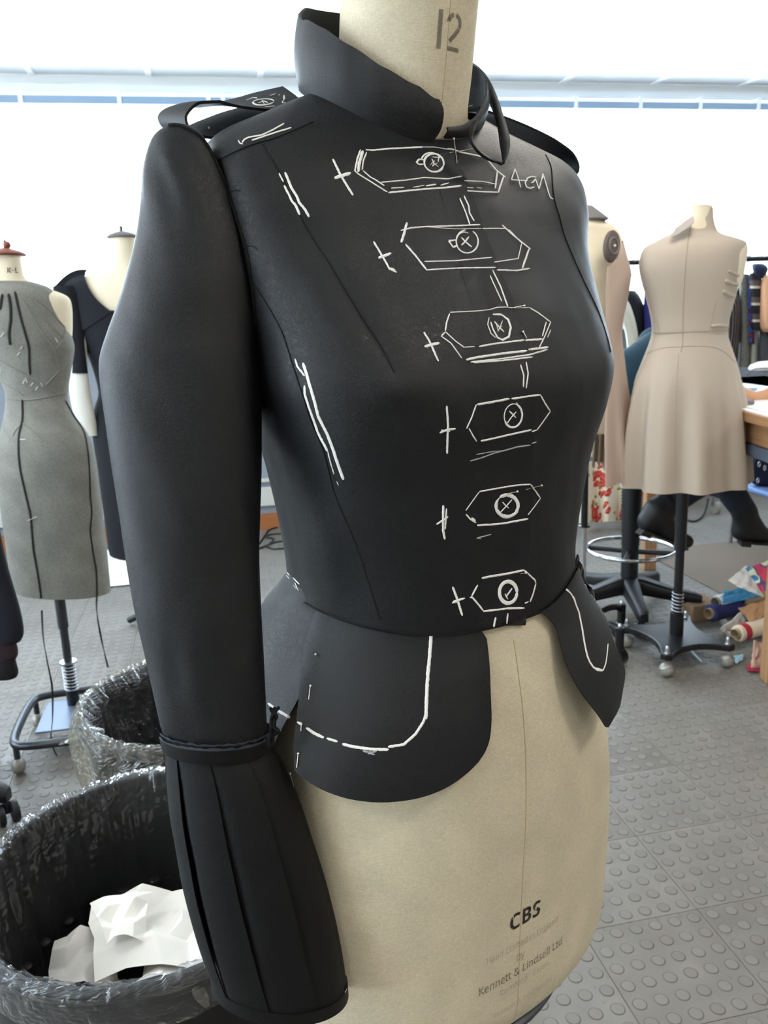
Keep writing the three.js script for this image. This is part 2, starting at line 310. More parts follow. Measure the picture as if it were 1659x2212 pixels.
// ---------------------------------------------------------------- the room
const XL = -3.4, XR = 6.2, ZB = -5.19, ZF = 3.4, H = 2.65;
const TP = 0.272, TX0 = 0.95, TZ0 = -1.403;                         // rubber floor tiles: pitch and one joint crossing
const floor = struct('floor', box(XL, -0.14, ZB - 0.2, XR, -0.004, ZF), M.grout);
{
  const tileG = new RoundedBoxGeometry(TP - 0.0009, 0.006, TP - 0.0009, 1, 0.001); tileG.userData.moved = true;
  const uvAt = (g, x, z) => { const p = g.attributes.position, u = g.attributes.uv; for (let i = 0; i < p.count; i++) u.setXY(i, p.getX(i) + x, p.getZ(i) + z); return g; };
  const variants = [...Array(8)].map((_, k) => { const g = uvAt(tileG.clone(), k * 0.31, k * 0.57); g.userData.moved = true; return g; });
  const tones = [0xffffff, 0xf7f5f2, 0xefede9, 0xfbfaf6].map((c) => { const m = M.floor.clone(); m.color.set(c); return m; });
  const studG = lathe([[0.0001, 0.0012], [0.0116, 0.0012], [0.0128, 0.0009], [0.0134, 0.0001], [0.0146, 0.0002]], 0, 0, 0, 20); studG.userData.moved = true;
  // vertex colours: each stud gets darker towards its foot
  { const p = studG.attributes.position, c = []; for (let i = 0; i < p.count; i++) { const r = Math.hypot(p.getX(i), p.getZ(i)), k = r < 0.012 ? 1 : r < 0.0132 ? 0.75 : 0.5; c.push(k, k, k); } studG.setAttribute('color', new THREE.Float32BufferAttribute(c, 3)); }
  const spots = [], inView = (x, z, m = 60) => { const c = v3(x, 0, z).project(CAM); return c.z < 1 && Math.abs(c.x) < 1 + m / 830 && c.y > -1 - m / 1106 && c.y < 1; };
  const far = [];
  camera.updateMatrixWorld(); camera.updateProjectionMatrix();
  for (let i = Math.floor((XL - TX0) / TP); i <= Math.ceil((XR - TX0) / TP); i++) for (let j = Math.floor((ZB - TZ0) / TP); j <= Math.ceil((ZF - TZ0) / TP); j++) {
    const x = TX0 + (i + 0.5) * TP, z = TZ0 + (j + 0.5) * TP;
    if (x - TP / 2 < XL || x + TP / 2 > XR || z - TP / 2 < ZB - 0.1 || z + TP / 2 > ZF) continue;
    spots.push([x, z, inView(x, z, 160) ? Math.hypot(x, z) : 20 + Math.hypot(x, z)]);
  }
  spots.sort((a, b) => a[2] - b[2]);
  const restT = [], studNear = [], studFar = [];
  spots.forEach(([x, z, d], k) => {
    if (k < 290) { const m = part(floor, 'floor_tile', variants[k % 8], tones[(k * 7) % 4]); m.position.set(x, -0.003, z); } else restT.push(variants[k % 8].clone().translate(x, -0.003, z));
    for (let a = 0; a < 6; a++) for (let b = 0; b < 6; b++) {
      const sx = x + (a - 2.5) * TP / 6, sz = z + (b - 2.5) * TP / 6, seen = inView(sx, sz, 20);
      if (seen && d < 20) studNear.push([sx, sz, Math.hypot(sx, sz)]); else if (Math.hypot(sx, sz) < 5.5) studFar.push([sx, sz]);
    }
  });
  const rest = part(floor, 'floor_tiles_beyond', merge(restT), M.floor); rest.userData.kind = 'stuff';
  studNear.sort((a, b) => a[2] - b[2]);
  // those the picture shows largest lie right of the form and left of the bins
  const clear = (x, z) => { const c = v3(x, 0, z).project(CAM), px = (c.x + 1) * 829.5, py = (1 - c.y) * 1106; return (px > 1300 && py > 1440) || (px < 250 && py > 1500 && py < 1790); };
  studNear.sort((a, b) => (clear(a[0], a[1]) ? 0 : 10) + a[2] - (clear(b[0], b[1]) ? 0 : 10) - b[2]);
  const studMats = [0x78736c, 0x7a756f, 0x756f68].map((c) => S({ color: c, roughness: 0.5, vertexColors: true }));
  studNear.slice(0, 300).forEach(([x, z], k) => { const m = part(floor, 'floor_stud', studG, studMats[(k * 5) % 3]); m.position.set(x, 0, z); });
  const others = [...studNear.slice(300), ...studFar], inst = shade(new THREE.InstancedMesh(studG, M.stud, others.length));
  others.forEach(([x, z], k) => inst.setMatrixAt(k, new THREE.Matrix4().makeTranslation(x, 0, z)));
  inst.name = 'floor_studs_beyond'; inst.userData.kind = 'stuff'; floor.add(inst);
}
// walls: the window wall has openings with frames and panes; a second row of windows lights the room from the left
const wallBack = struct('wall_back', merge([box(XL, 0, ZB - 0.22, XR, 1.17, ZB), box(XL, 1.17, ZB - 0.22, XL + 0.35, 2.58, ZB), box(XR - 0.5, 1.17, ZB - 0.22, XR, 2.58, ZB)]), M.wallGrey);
struct('trim_4', box(XL, 2.58, ZB - 0.22, XR, H, ZB), M.wallWhite);                                           // white bulkhead over the windows
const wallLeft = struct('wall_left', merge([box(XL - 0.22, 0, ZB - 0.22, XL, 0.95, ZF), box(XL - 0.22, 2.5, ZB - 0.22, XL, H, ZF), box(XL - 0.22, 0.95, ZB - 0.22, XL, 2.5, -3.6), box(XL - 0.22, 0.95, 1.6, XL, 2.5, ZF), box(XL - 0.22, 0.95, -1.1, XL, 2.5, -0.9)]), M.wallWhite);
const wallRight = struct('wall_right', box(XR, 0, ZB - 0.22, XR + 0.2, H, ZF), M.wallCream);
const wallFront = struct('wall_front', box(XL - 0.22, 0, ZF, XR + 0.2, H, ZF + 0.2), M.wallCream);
{
  const xs = [XL + 0.35, -1.3, 1.0, 4.7, XR - 0.5];
  for (let k = 0; k < 4; k++) {
    const x0 = xs[k], x1 = xs[k + 1], w = struct('window_' + (k + 1), merge([box(x0, 1.17, ZB - 0.13, x0 + 0.035, 2.58, ZB - 0.06), box(x1 - 0.035, 1.17, ZB - 0.13, x1, 2.58, ZB - 0.06), box(x0, 2.535, ZB - 0.13, x1, 2.58, ZB - 0.06), box(x0, 1.17, ZB - 0.13, x1, 1.205, ZB - 0.06)]), M.frame);
    part(w, 'window_pane', box(x0 + 0.03, 1.2, ZB - 0.098, x1 - 0.03, 2.54, ZB - 0.094), M.glass);
  }
  [[-3.6, -1.1], [-0.9, 1.6]].forEach(([z0, z1], k) => {
    const w = struct('window_' + (k + 5), merge([box(XL - 0.13, 0.95, z0, XL - 0.06, 2.5, z0 + 0.04), box(XL - 0.13, 0.95, z1 - 0.04, XL - 0.06, 2.5, z1), box(XL - 0.13, 2.46, z0, XL - 0.06, 2.5, z1), box(XL - 0.13, 0.95, z0, XL - 0.06, 0.99, z1)]), M.frame);
    part(w, 'window_pane', box(XL - 0.1, 0.98, z0 + 0.03, XL - 0.096, 2.47, z1 - 0.03), M.glass);
  });
  struct('trim_1', box(XL + 0.2, 1.15, ZB, XR - 0.2, 1.185, ZB + 0.06, 0.008), M.frame);                            // window board
  struct('baseboard_back', merge([box(XL, 0, ZB, XR, 0.085, ZB + 0.02), box(XL, 0.085, ZB, XR, 0.1, ZB + 0.012)]), M.skirting);
  struct('trim_2', merge([box(XL, 0.155, ZB, XR, 0.275, ZB + 0.035, 0.006), box(XL, 0.31, ZB, XR, 0.33, ZB + 0.03)]), M.trunking);  // cable trunking along the wall
  struct('trim_3', box(XL + 0.2, 2.555, ZB, XR - 0.2, 2.6, ZB + 0.03), M.frame);
  // blind rail at the window head: blue-grey lengths between white brackets
  const railT = thing('blind_rail', 'long blue grey blind head rail with white brackets along the top of the window', 'blind', [1.4, 2.475, ZB + 0.06]);
  const cuts = [XL + 0.4, -2.1, -1.6, -1.08, -0.87, -0.36, 0.12, 0.2, 0.33, 0.6, 1.2, 1.8, 2.32, 2.75, 3.16, 3.57, 4.0, 4.45, 4.9, XR - 0.55];
  for (let k = 0; k < cuts.length - 1; k++) {
    part(railT, 'rail_length', box(cuts[k] + 0.012, 2.487, ZB + 0.03, cuts[k + 1] - 0.012, 2.527, ZB + 0.09, 0.006), M.railBlue);
    if (k) part(railT, 'bracket', box(cuts[k] - 0.012, 2.48, ZB + 0.025, cuts[k] + 0.012, 2.556, ZB + 0.096, 0.004), M.frame);
  }
}
// suspended ceiling: slab, bright tees and loose tiles
const ceiling = struct('ceiling', box(XL - 0.22, H + 0.03, ZB - 0.22, XR + 0.2, H + 0.2, ZF + 0.2), M.wallWhite);
{
  const px = 0.614, pz = 0.553, x0 = -0.195, z0 = -3.885, rest = [], lampZones = [];
  const fillLamps = [];
  for (const lx of [-1.6, 1.5, 4.4]) for (const lz of [-2.2, 0.2, 2.3]) fillLamps.push([x0 + (Math.round((lx - x0) / px - 0.5) + 0.5) * px, z0 + (Math.round((lz - z0) / pz - 0.5) + 0.5) * pz]);
  let n = 0;
  for (let i = Math.floor((XL - x0) / px) - 1; i <= Math.ceil((XR - x0) / px); i++) for (let j = Math.floor((ZB - z0) / pz) - 1; j <= Math.ceil((ZF - z0) / pz); j++) {
    const a = Math.max(XL, x0 + i * px + 0.012), b = Math.min(XR, x0 + (i + 1) * px - 0.012), c = Math.max(ZB, z0 + j * pz + 0.002), d = Math.min(ZF, z0 + (j + 1) * pz - 0.002);
    if (b - a < 0.05 || d - c < 0.02) continue;
    if (fillLamps.some(([lx, lz]) => lx > a && lx < b && lz > c && lz < d)) continue;
    const g = box(a, H + 0.002, c, b, H + 0.03, d);
    if (d < -2.9 && a > -1.7 && a < 4.4) { part(ceiling, 'ceiling_tile', g, M.ceilTile); n++; } else rest.push(g);
  }
  const r = part(ceiling, 'ceiling_tiles_beyond', merge(rest), M.ceilTile); r.userData.kind = 'stuff';
  for (let i = Math.floor((XL - x0) / px); i <= Math.ceil((XR - x0) / px); i++) { const x = x0 + i * px; if (x > XL + 0.02 && x < XR - 0.02) part(ceiling, 'ceiling_tee', box(x - 0.016, H - 0.006, ZB, x + 0.016, H + 0.004, ZF), M.tee); }
  // added ceiling fill lights out of view: a glowing panel and area light each
  const glow = S({ color: 0xffffff, roughness: 0.6, emissive: FILL_COLOR, emissiveIntensity: 3 });
  fillLamps.forEach(([x, z], k) => {
    const t = thing('added_ceiling_light', 'square fill light panel in a white frame, added out of view', 'ceiling light', [x, H - 0.02, z], 'added ceiling fill lights');
    const w = px / 2 - 0.015, d = pz / 2 - 0.01;
    part(t, 'light_frame', merge([box(x - w, H - 0.012, z - d, x - w + 0.03, H + 0.02, z + d), box(x + w - 0.03, H - 0.012, z - d, x + w, H + 0.02, z + d), box(x - w, H - 0.012, z - d, x + w, H + 0.02, z - d + 0.03), box(x - w, H - 0.012, z + d - 0.03, x + w, H + 0.02, z + d)]), M.frame);
    part(t, 'light_diffuser', box(x - w + 0.03, H, z - d + 0.03, x + w - 0.03, H + 0.012, z + d - 0.03), glow);
    const l = new THREE.RectAreaLight(FILL_COLOR, FILL_LAMP, 2 * w - 0.06, 2 * d - 0.06); l.position.set(x, H - 0.016, z); l.lookAt(x, 0, z); l.name = 'added_ceiling_glow'; scene.add(l);
  });
}

// ---------------------------------------------------------------- the dress form in the middle and its jacket
const FORM = v3(0.2, 0, -0.735), TURN = 22 * PI / 180, LAT = v3(Math.cos(TURN), 0, -Math.sin(TURN)), FWD = v3(Math.sin(TURN), 0, Math.cos(TURN));
const F = (lat, y, fw) => v3(FORM.x + LAT.x * lat + FWD.x * fw, y, FORM.z + LAT.z * lat + FWD.z * fw);       // wearer's left, height, front
// rows: height at front, side, back; half width; front, back; shift; roundness front, back
// the cut armhole edge stands out past the form on the sleeveless side
const armEdge = (y) => 0.018 * smoothstep(y, 1.335, 1.425) * (1 - smoothstep(y, 1.445, 1.475));
const ringOf = (r, n, t0 = -PI / 2, edge = false) => [...Array(n).keys()].map((k) => {
  const [yF, yS, yB, a, f, b, z0, nF, nB] = r, t = t0 + k / n * 2 * PI, c = Math.cos(t), s = Math.sin(t), e = 2 / (s > 0 ? nF : nB);
  const as = Math.abs(s), w = as ** 1.5, x = a * Math.sign(c) * Math.abs(c) ** e + (edge && c > 0 ? armEdge(yS) * Math.abs(c) ** 1.5 : 0);
  return F(x, yS + ((s > 0 ? yF : yB) - yS) * w, z0 + (s > 0 ? (f - z0) : -(b + z0)) * as ** e);
});
function rowsFine(rows, sub) {
  const out = [];
  for (let k = 0; k <= (rows.length - 1) * sub; k++) {
    const q = k / sub, i = Math.min(Math.floor(q), rows.length - 2), t = q - i;
    out.push(rows[0].map((_, c) => { const g = (j) => rows[clamp(j, 0, rows.length - 1)][c], p0 = g(i - 1), p1 = g(i), p2 = g(i + 1), p3 = g(i + 2); return 0.5 * (2 * p1 + (p2 - p0) * t + (2 * p0 - 5 * p1 + 4 * p2 - p3) * t * t + (3 * p1 - p0 - 3 * p2 + p3) * t ** 3); }));
  }
  return out;
}
const R9 = (y, a, f, b, nF, nB, z0 = 0) => [y, y, y, a, f, b, z0, nF, nB];
const TOP = [
  [1.443, 1.484, 1.498, 0.086, 0.012, 0.116, -0.05, 2, 2],
  [1.436, 1.466, 1.478, 0.128, 0.015, 0.122, -0.045, 2.05, 2.1],
  [1.424, 1.444, 1.452, 0.176, 0.021, 0.126, -0.04, 2.15, 2.25],
  [1.408, 1.424, 1.43, 0.188, 0.030, 0.128, -0.03, 2.3, 2.35],
  [1.386, 1.396, 1.40, 0.186, 0.043, 0.128, -0.018, 2.4, 2.4]];
const BODICE = [...TOP,
  R9(1.36, 0.183, 0.056, 0.128, 2.45, 2.4, -0.008), R9(1.33, 0.180, 0.072, 0.128, 2.5, 2.4), R9(1.29, 0.177, 0.096, 0.130, 2.65, 2.4), R9(1.25, 0.176, 0.112, 0.128, 2.85, 2.4),
  R9(1.215, 0.170, 0.113, 0.124, 2.7, 2.35), R9(1.17, 0.158, 0.107, 0.130, 2.45, 2.3), R9(1.12, 0.149, 0.104, 0.132, 2.3, 2.3), R9(1.08, 0.144, 0.103, 0.133, 2.25, 2.3), [1.038, 1.058, 1.06, 0.144, 0.1055, 0.134, 0, 2.2, 2.25]];
const bodiceRings = rowsFine(BODICE, 10).map((r) => ringOf(r, 360, -PI / 2, true));
// gentle drapes: the darts pull the cloth in, and a slack fold runs from the bust to the third tab
{
  // cloth movement: the dart sinks a shallow furrow, slack runs out from its point and across the front
  const dart = [[568, 312], [621, 408], [706, 560], [784, 689], [852, 804]].map(([x, y]) => atZ(x, y, lerp(-0.63, -0.6, (y - 312) / 492))), seg = new THREE.Line3(), q = new V3(), d3 = (p) => { let m = 9; for (let i = 0; i < dart.length - 1; i++) { seg.set(dart[i], dart[i + 1]); seg.closestPointToPoint(p, true, q); const dx = (q.x - p.x), dy = (q.y - p.y); m = Math.min(m, Math.hypot(dx, dy)); } return m; };
  const apex = atZ(858, 812, -0.6), slack = [[1040, 610, 0.05, 0.0045], [1112, 668, 0.022, -0.004], [930, 560, 0.045, 0.003], [800, 900, 0.06, -0.002], [1000, 980, 0.05, 0.002], [700, 1100, 0.05, 0.003], [1210, 640, 0.04, 0.003]].map(([x, y, r, a]) => [atZ(x, y, -0.61), r, a]);
  bodiceRings.forEach((ring, j) => { const c = ring.reduce((a, p) => a.add(p), v3(0, 0, 0)).divideScalar(ring.length); ring.forEach((p) => {
    const n = p.clone().sub(c).setY(0).normalize(), front = smoothstep(n.dot(FWD), 0.1, 0.5);
    let h = 0.0016 * nz(p.x * 16, p.y * 13, p.z * 16) + 0.0009 * nz(p.x * 40 + 3, p.y * 22, p.z * 40);
    if (front > 0) { const d = d3(p); h += front * (-0.0016 * Math.exp(-((d / 0.005) ** 2)) + 0.0012 * Math.exp(-(((d - 0.018) / 0.01) ** 2))); const a = Math.hypot(p.x - apex.x, p.y - apex.y); h += front * 0.003 * Math.exp(-((a / 0.02) ** 2)); for (const [o, r, k] of slack) { const e = Math.hypot((p.x - o.x) * 1.5 + (p.y - o.y) * 0.5, (p.y - o.y) - (p.x - o.x) * 0.3); h += front * k * Math.exp(-((e / r) ** 2)); } }
    p.addScaledVector(n, h * smoothstep(j, 4, 16));
  }); });
}
const bodiceG = loft(bodiceRings);
addSurface('bodice', bodiceG);
const shrink = (r, d) => [r[0], r[1], r[2], r[3] - d, r[4] - d, r[5] - d, r[6], r[7], r[8]];
const HIPS = [[1.038, 1.05, 1.05, 0.136, 0.1, 0.11, 0, 2.2, 2.15], R9(1.0, 0.150, 0.108, 0.118, 2.2, 2.1), R9(0.96, 0.168, 0.115, 0.126, 2.2, 2.1), R9(0.91, 0.182, 0.119, 0.13, 2.25, 2.2), R9(0.85, 0.192, 0.119, 0.134, 2.3, 2.2), R9(0.79, 0.198, 0.115, 0.136, 2.35, 2.2), R9(0.72, 0.200, 0.111, 0.134, 2.35, 2.2), R9(0.665, 0.196, 0.109, 0.13, 2.35, 2.2)];
const FORMROWS = [
  R9(1.62, 0.0585, 0.048, 0.07, 2, 2, -0.01), R9(1.56, 0.0585, 0.036, 0.081, 2, 2, -0.022), R9(1.53, 0.0585, 0.0305, 0.0865, 2, 2, -0.028), R9(1.50, 0.0588, 0.025, 0.0928, 2, 2, -0.034), [1.466, 1.476, 1.482, 0.0605, 0.0175, 0.1035, -0.042, 2, 2],
  [1.447, 1.478, 1.492, 0.074, 0.011, 0.112, -0.048, 2, 2],
  ...TOP.slice(1).map((r) => shrink(r, 0.009).map((x, k) => (k < 3 ? x - 0.005 : x))), ...BODICE.slice(5, -1).map((r) => shrink(r, 0.010)), ...HIPS,
  R9(0.635, 0.190, 0.106, 0.126, 2.35, 2.2), R9(0.612, 0.176, 0.098, 0.116, 2.3, 2.2), R9(0.6, 0.155, 0.086, 0.1, 2.25, 2.2)];
const formRings = rowsFine(FORMROWS, 8).map((r) => ringOf(r, 160));
const formG = loft(formRings, { capA: true, capB: true });
addSurface('form', formG);
const form = thing('dress_form', 'large linen tailoring dress form wearing the black leather jacket in the foreground', 'dress form', [FORM.x, 0, FORM.z]);
part(form, 'linen_body', formG, M.linen);
{
  const onForm = (lat, y) => hit(F(lat, y, 1), FWD.clone().negate(), ['form']);
  const seam = (y0, y1, lat) => [...Array(40).keys()].map((k) => { const h = onForm(lat, lerp(y0, y1, k / 39)); return h.p; });
  part(form, 'front_seam', tube(seam(1.615, 1.46, 0), 0.0004, 60, 6), M.linenSeam);
  part(form, 'front_seam', tube(seam(1.02, 0.62, 0), 0.0005, 80, 6), M.linenSeam);
  // stencilled print: a patch of ink following the cloth, given in metres on the form
  const print = (name, lat, y, w, h, draw, pw, ph) => {
    const cv = document.createElement('canvas'); cv.width = pw; cv.height = ph; const c = cv.getContext('2d');
    c.fillStyle = '#000'; c.fillRect(0, 0, pw, ph); draw(c, pw, ph);
    const t = new THREE.CanvasTexture(cv), g = [], nx = 30, ny = 30;
    for (let j = 0; j < ny; j++) { const row = []; for (let i = 0; i < nx; i++) { const q = onForm(lat + w * (i / (nx - 1) - 0.5), y - h * (j / (ny - 1) - 0.5)); row.push(q.p.addScaledVector(q.n, 0.0005)); } g.push(row); }
    const geo = sheet(g), uv = geo.attributes.uv; for (let j = 0; j < ny; j++) for (let i = 0; i < nx; i++) uv.setXY(j * nx + i, i / (nx - 1), 1 - j / (ny - 1));
    return part(form, name, geo, S({ color: 0x2a2622, roughness: 0.95, alphaMap: t, transparent: true }));
  };
  const ink = (c, text, x, y, size, grey, font = 'sans-serif', gaps = true, squeeze = 1, bold = false) => {                // stencil lettering: bridges cut through the strokes, ink worn unevenly
    c.save(); c.translate(x, y); c.scale(squeeze, 1); c.font = (bold ? 'bold ' : '') + size + 'px ' + font; c.textAlign = 'center'; c.textBaseline = 'middle'; c.fillStyle = 'rgb(' + grey + ',' + grey + ',' + grey + ')'; c.fillText(text, 0, 0);
    if (gaps) { const w = c.measureText(text).width; c.fillStyle = '#000'; c.fillRect(-w / 2, -size * 0.03, w, Math.max(1.5, size * 0.05)); }
    c.restore();
  };
  const worn = (c, w, h, k) => { c.fillStyle = '#000'; for (let i = 0; i < k; i++) { c.globalAlpha = rr(0.1, 0.5); c.fillRect(rr(0, w), rr(0, h), rr(1, 4), rr(1, 3)); } c.globalAlpha = 1; };
  print('printed_number', 0.001, 1.5215, 0.031, 0.031, (c, w, h) => {
    c.strokeStyle = 'rgb(120,120,120)'; c.lineWidth = w * 0.13; c.lineCap = 'butt';
    c.beginPath(); c.moveTo(w * 0.2, h * 0.06); c.lineTo(w * 0.2, h * 0.94); c.stroke();
    c.lineWidth = w * 0.12; c.beginPath(); c.arc(w * 0.66, h * 0.3, w * 0.2, PI * 1.0, PI * 1.42); c.stroke(); c.beginPath(); c.arc(w * 0.66, h * 0.3, w * 0.2, PI * 1.55, PI * 2.18); c.stroke();
    c.beginPath(); c.moveTo(w * 0.83, h * 0.42); c.lineTo(w * 0.52, h * 0.74); c.stroke();
    c.beginPath(); c.moveTo(w * 0.46, h * 0.90); c.lineTo(w * 0.88, h * 0.90); c.stroke(); worn(c, w, h, 900);
  }, 256, 300);
  globalThis.__dbg = { onForm };
  print('printed_mark', 0.006, 0.698, 0.118, 0.120, (c, w, h) => {
    ink(c, 'CBS', w * 0.5, h * 0.12, h * 0.2, 235, 'sans-serif', false, 0.95, true);
    c.fillStyle = '#000'; for (const [x, y, a, b] of [[0.36, 0.05, 0.012, 0.04], [0.35, 0.165, 0.012, 0.05], [0.458, 0.03, 0.012, 0.2], [0.605, 0.09, 0.02, 0.03], [0.66, 0.155, 0.02, 0.02]]) c.fillRect(w * x, h * y, w * a, h * b);
    ink(c, 'Hand Crafted in England', w * 0.5, h * 0.36, h * 0.083, 85, 'sans-serif', true, 0.86);
    ink(c, 'By', w * 0.46, h * 0.485, h * 0.085, 120);
    ink(c, 'Kennett & Lindsell Ltd', w * 0.5, h * 0.615, h * 0.102, 160, 'sans-serif', true, 0.92);
    ink(c, 'Romford   Essex', w * 0.52, h * 0.735, h * 0.08, 80, 'sans-serif', true, 0.95);
    ink(c, 'Kennett & Lindsell Ltd', w * 0.52, h * 0.93, h * 0.075, 60, 'sans-serif', true, 0.9); worn(c, w, h, 5000);
  }, 900, 916);
  // bottom ring, pole and wheeled base below the picture's edge
  part(form, 'bottom_ring', lathe([[0.085, 0.592], [0.1, 0.592], [0.102, 0.6], [0.085, 0.602]], 0, 0, 0, 50).scale(1.35, 1, 0.85).applyMatrix4(new THREE.Matrix4().makeRotationY(TURN)).translate(F(0, 0, 0.01).x, 0, F(0, 0, 0.01).z), M.darkSteel);
  part(form, 'pole', bar(v3(FORM.x, 0.08, FORM.z), v3(FORM.x, 0.61, FORM.z), 0.016, 20), M.blackMetal);
  for (let k = 0; k < 4; k++) { const a = k * PI / 2 + 0.5, e = v3(FORM.x + 0.22 * Math.cos(a), 0.07, FORM.z + 0.22 * Math.sin(a)); const arm = part(form, 'base_arm', bar(v3(FORM.x, 0.095, FORM.z), e, 0.016, 10), M.blackMetal); part(arm, 'caster', ball(0.027, e.x, 0.027, e.z), M.caster); }
  part(form, 'neck_cap', lathe([[0.0001, 1.655], [0.02, 1.65], [0.05, 1.638], [0.062, 1.628], [0.06, 1.62], [0.0001, 1.62]], F(0, 0, -0.011).x, 0, F(0, 0, -0.011).z), M.capWood);
}

const jacket = thing('leather_jacket', 'unfinished black leather jacket with white chalk fastening marks on the large dress form', 'jacket', [FORM.x, 0.6, FORM.z]);
part(jacket, 'bodice', bodiceG, M.leather);
// overlapping front edge, wearer's right over left
const OVER = [[976, 330], [988, 361], [998, 383], [1010, 412], [1026, 456], [1038, 493], [1051, 528], [1064, 556], [1070, 578], [1092, 628], [1115, 679], [1129, 721], [1140, 754], [1146, 800], [1149, 850], [1148, 898], [1148, 933], [1146, 961], [1142, 1048], [1140, 1122], [1137, 1165], [1132, 1238], [1132, 1314], [1129, 1350]];
{
  const edge = along(OVER, 90), L = edge.map(([x, y], k) => [x - lerp(50, 95, Math.min(1, k / 40)), y + 4]), grid = [];
  edge.forEach(([x, y], j) => { const row = []; for (let i = 0; i < 16; i++) { const s = i / 15, h = hitPx(lerp(L[j][0], x, s), lerp(L[j][1], y, s), ['bodice', 'form']); row.push(h.p.addScaledVector(h.n, 0.00015 + 0.0036 * s * s)); } grid.push(row); });
  const g = sheet(grid); part(jacket, 'front_overlap', g.clone(), M.leather); addSurface('overlap', g);
}
const BODY = ['bodice', 'overlap'];
// seams: a fine sunk line along each
const seamOn = (pts, names = BODY, r = 0.0006, smooth = true) => {
  const q = along(pts, Math.max(8, pts.length * 5), smooth).map(([x, y]) => hitPx(x, y, names)).filter(Boolean).map((h) => h.p.addScaledVector(h.n, 0.0001));
  return q.length > 3 ? tube(q, r, q.length * 3, 6) : null;
};
const DART = [[568, 312], [601, 365], [621, 408], [667, 500], [706, 560], [743, 621], [784, 689], [821, 745], [852, 804]];
const SEAMS = [DART, [[470, 347], [515, 325], [553, 310], [591, 299], [629, 284], [675, 264]],
  [[547, 611], [577, 658], [608, 714], [630, 780], [650, 841], [672, 909], [699, 975], [721, 1060], [735, 1097], [770, 1180], [800, 1270], [820, 1338]],
  [[589, 1080], [601, 1134], [609, 1178], [617, 1230]], [[1179, 335], [1190, 360], [1194, 404], [1199, 436], [1210, 473], [1218, 505], [1238, 555], [1264, 613], [1291, 669], [1312, 730], [1319, 760]]];
for (const s of SEAMS) { const g = seamOn(s); if (g) part(jacket, 'seam', g, M.seam); }

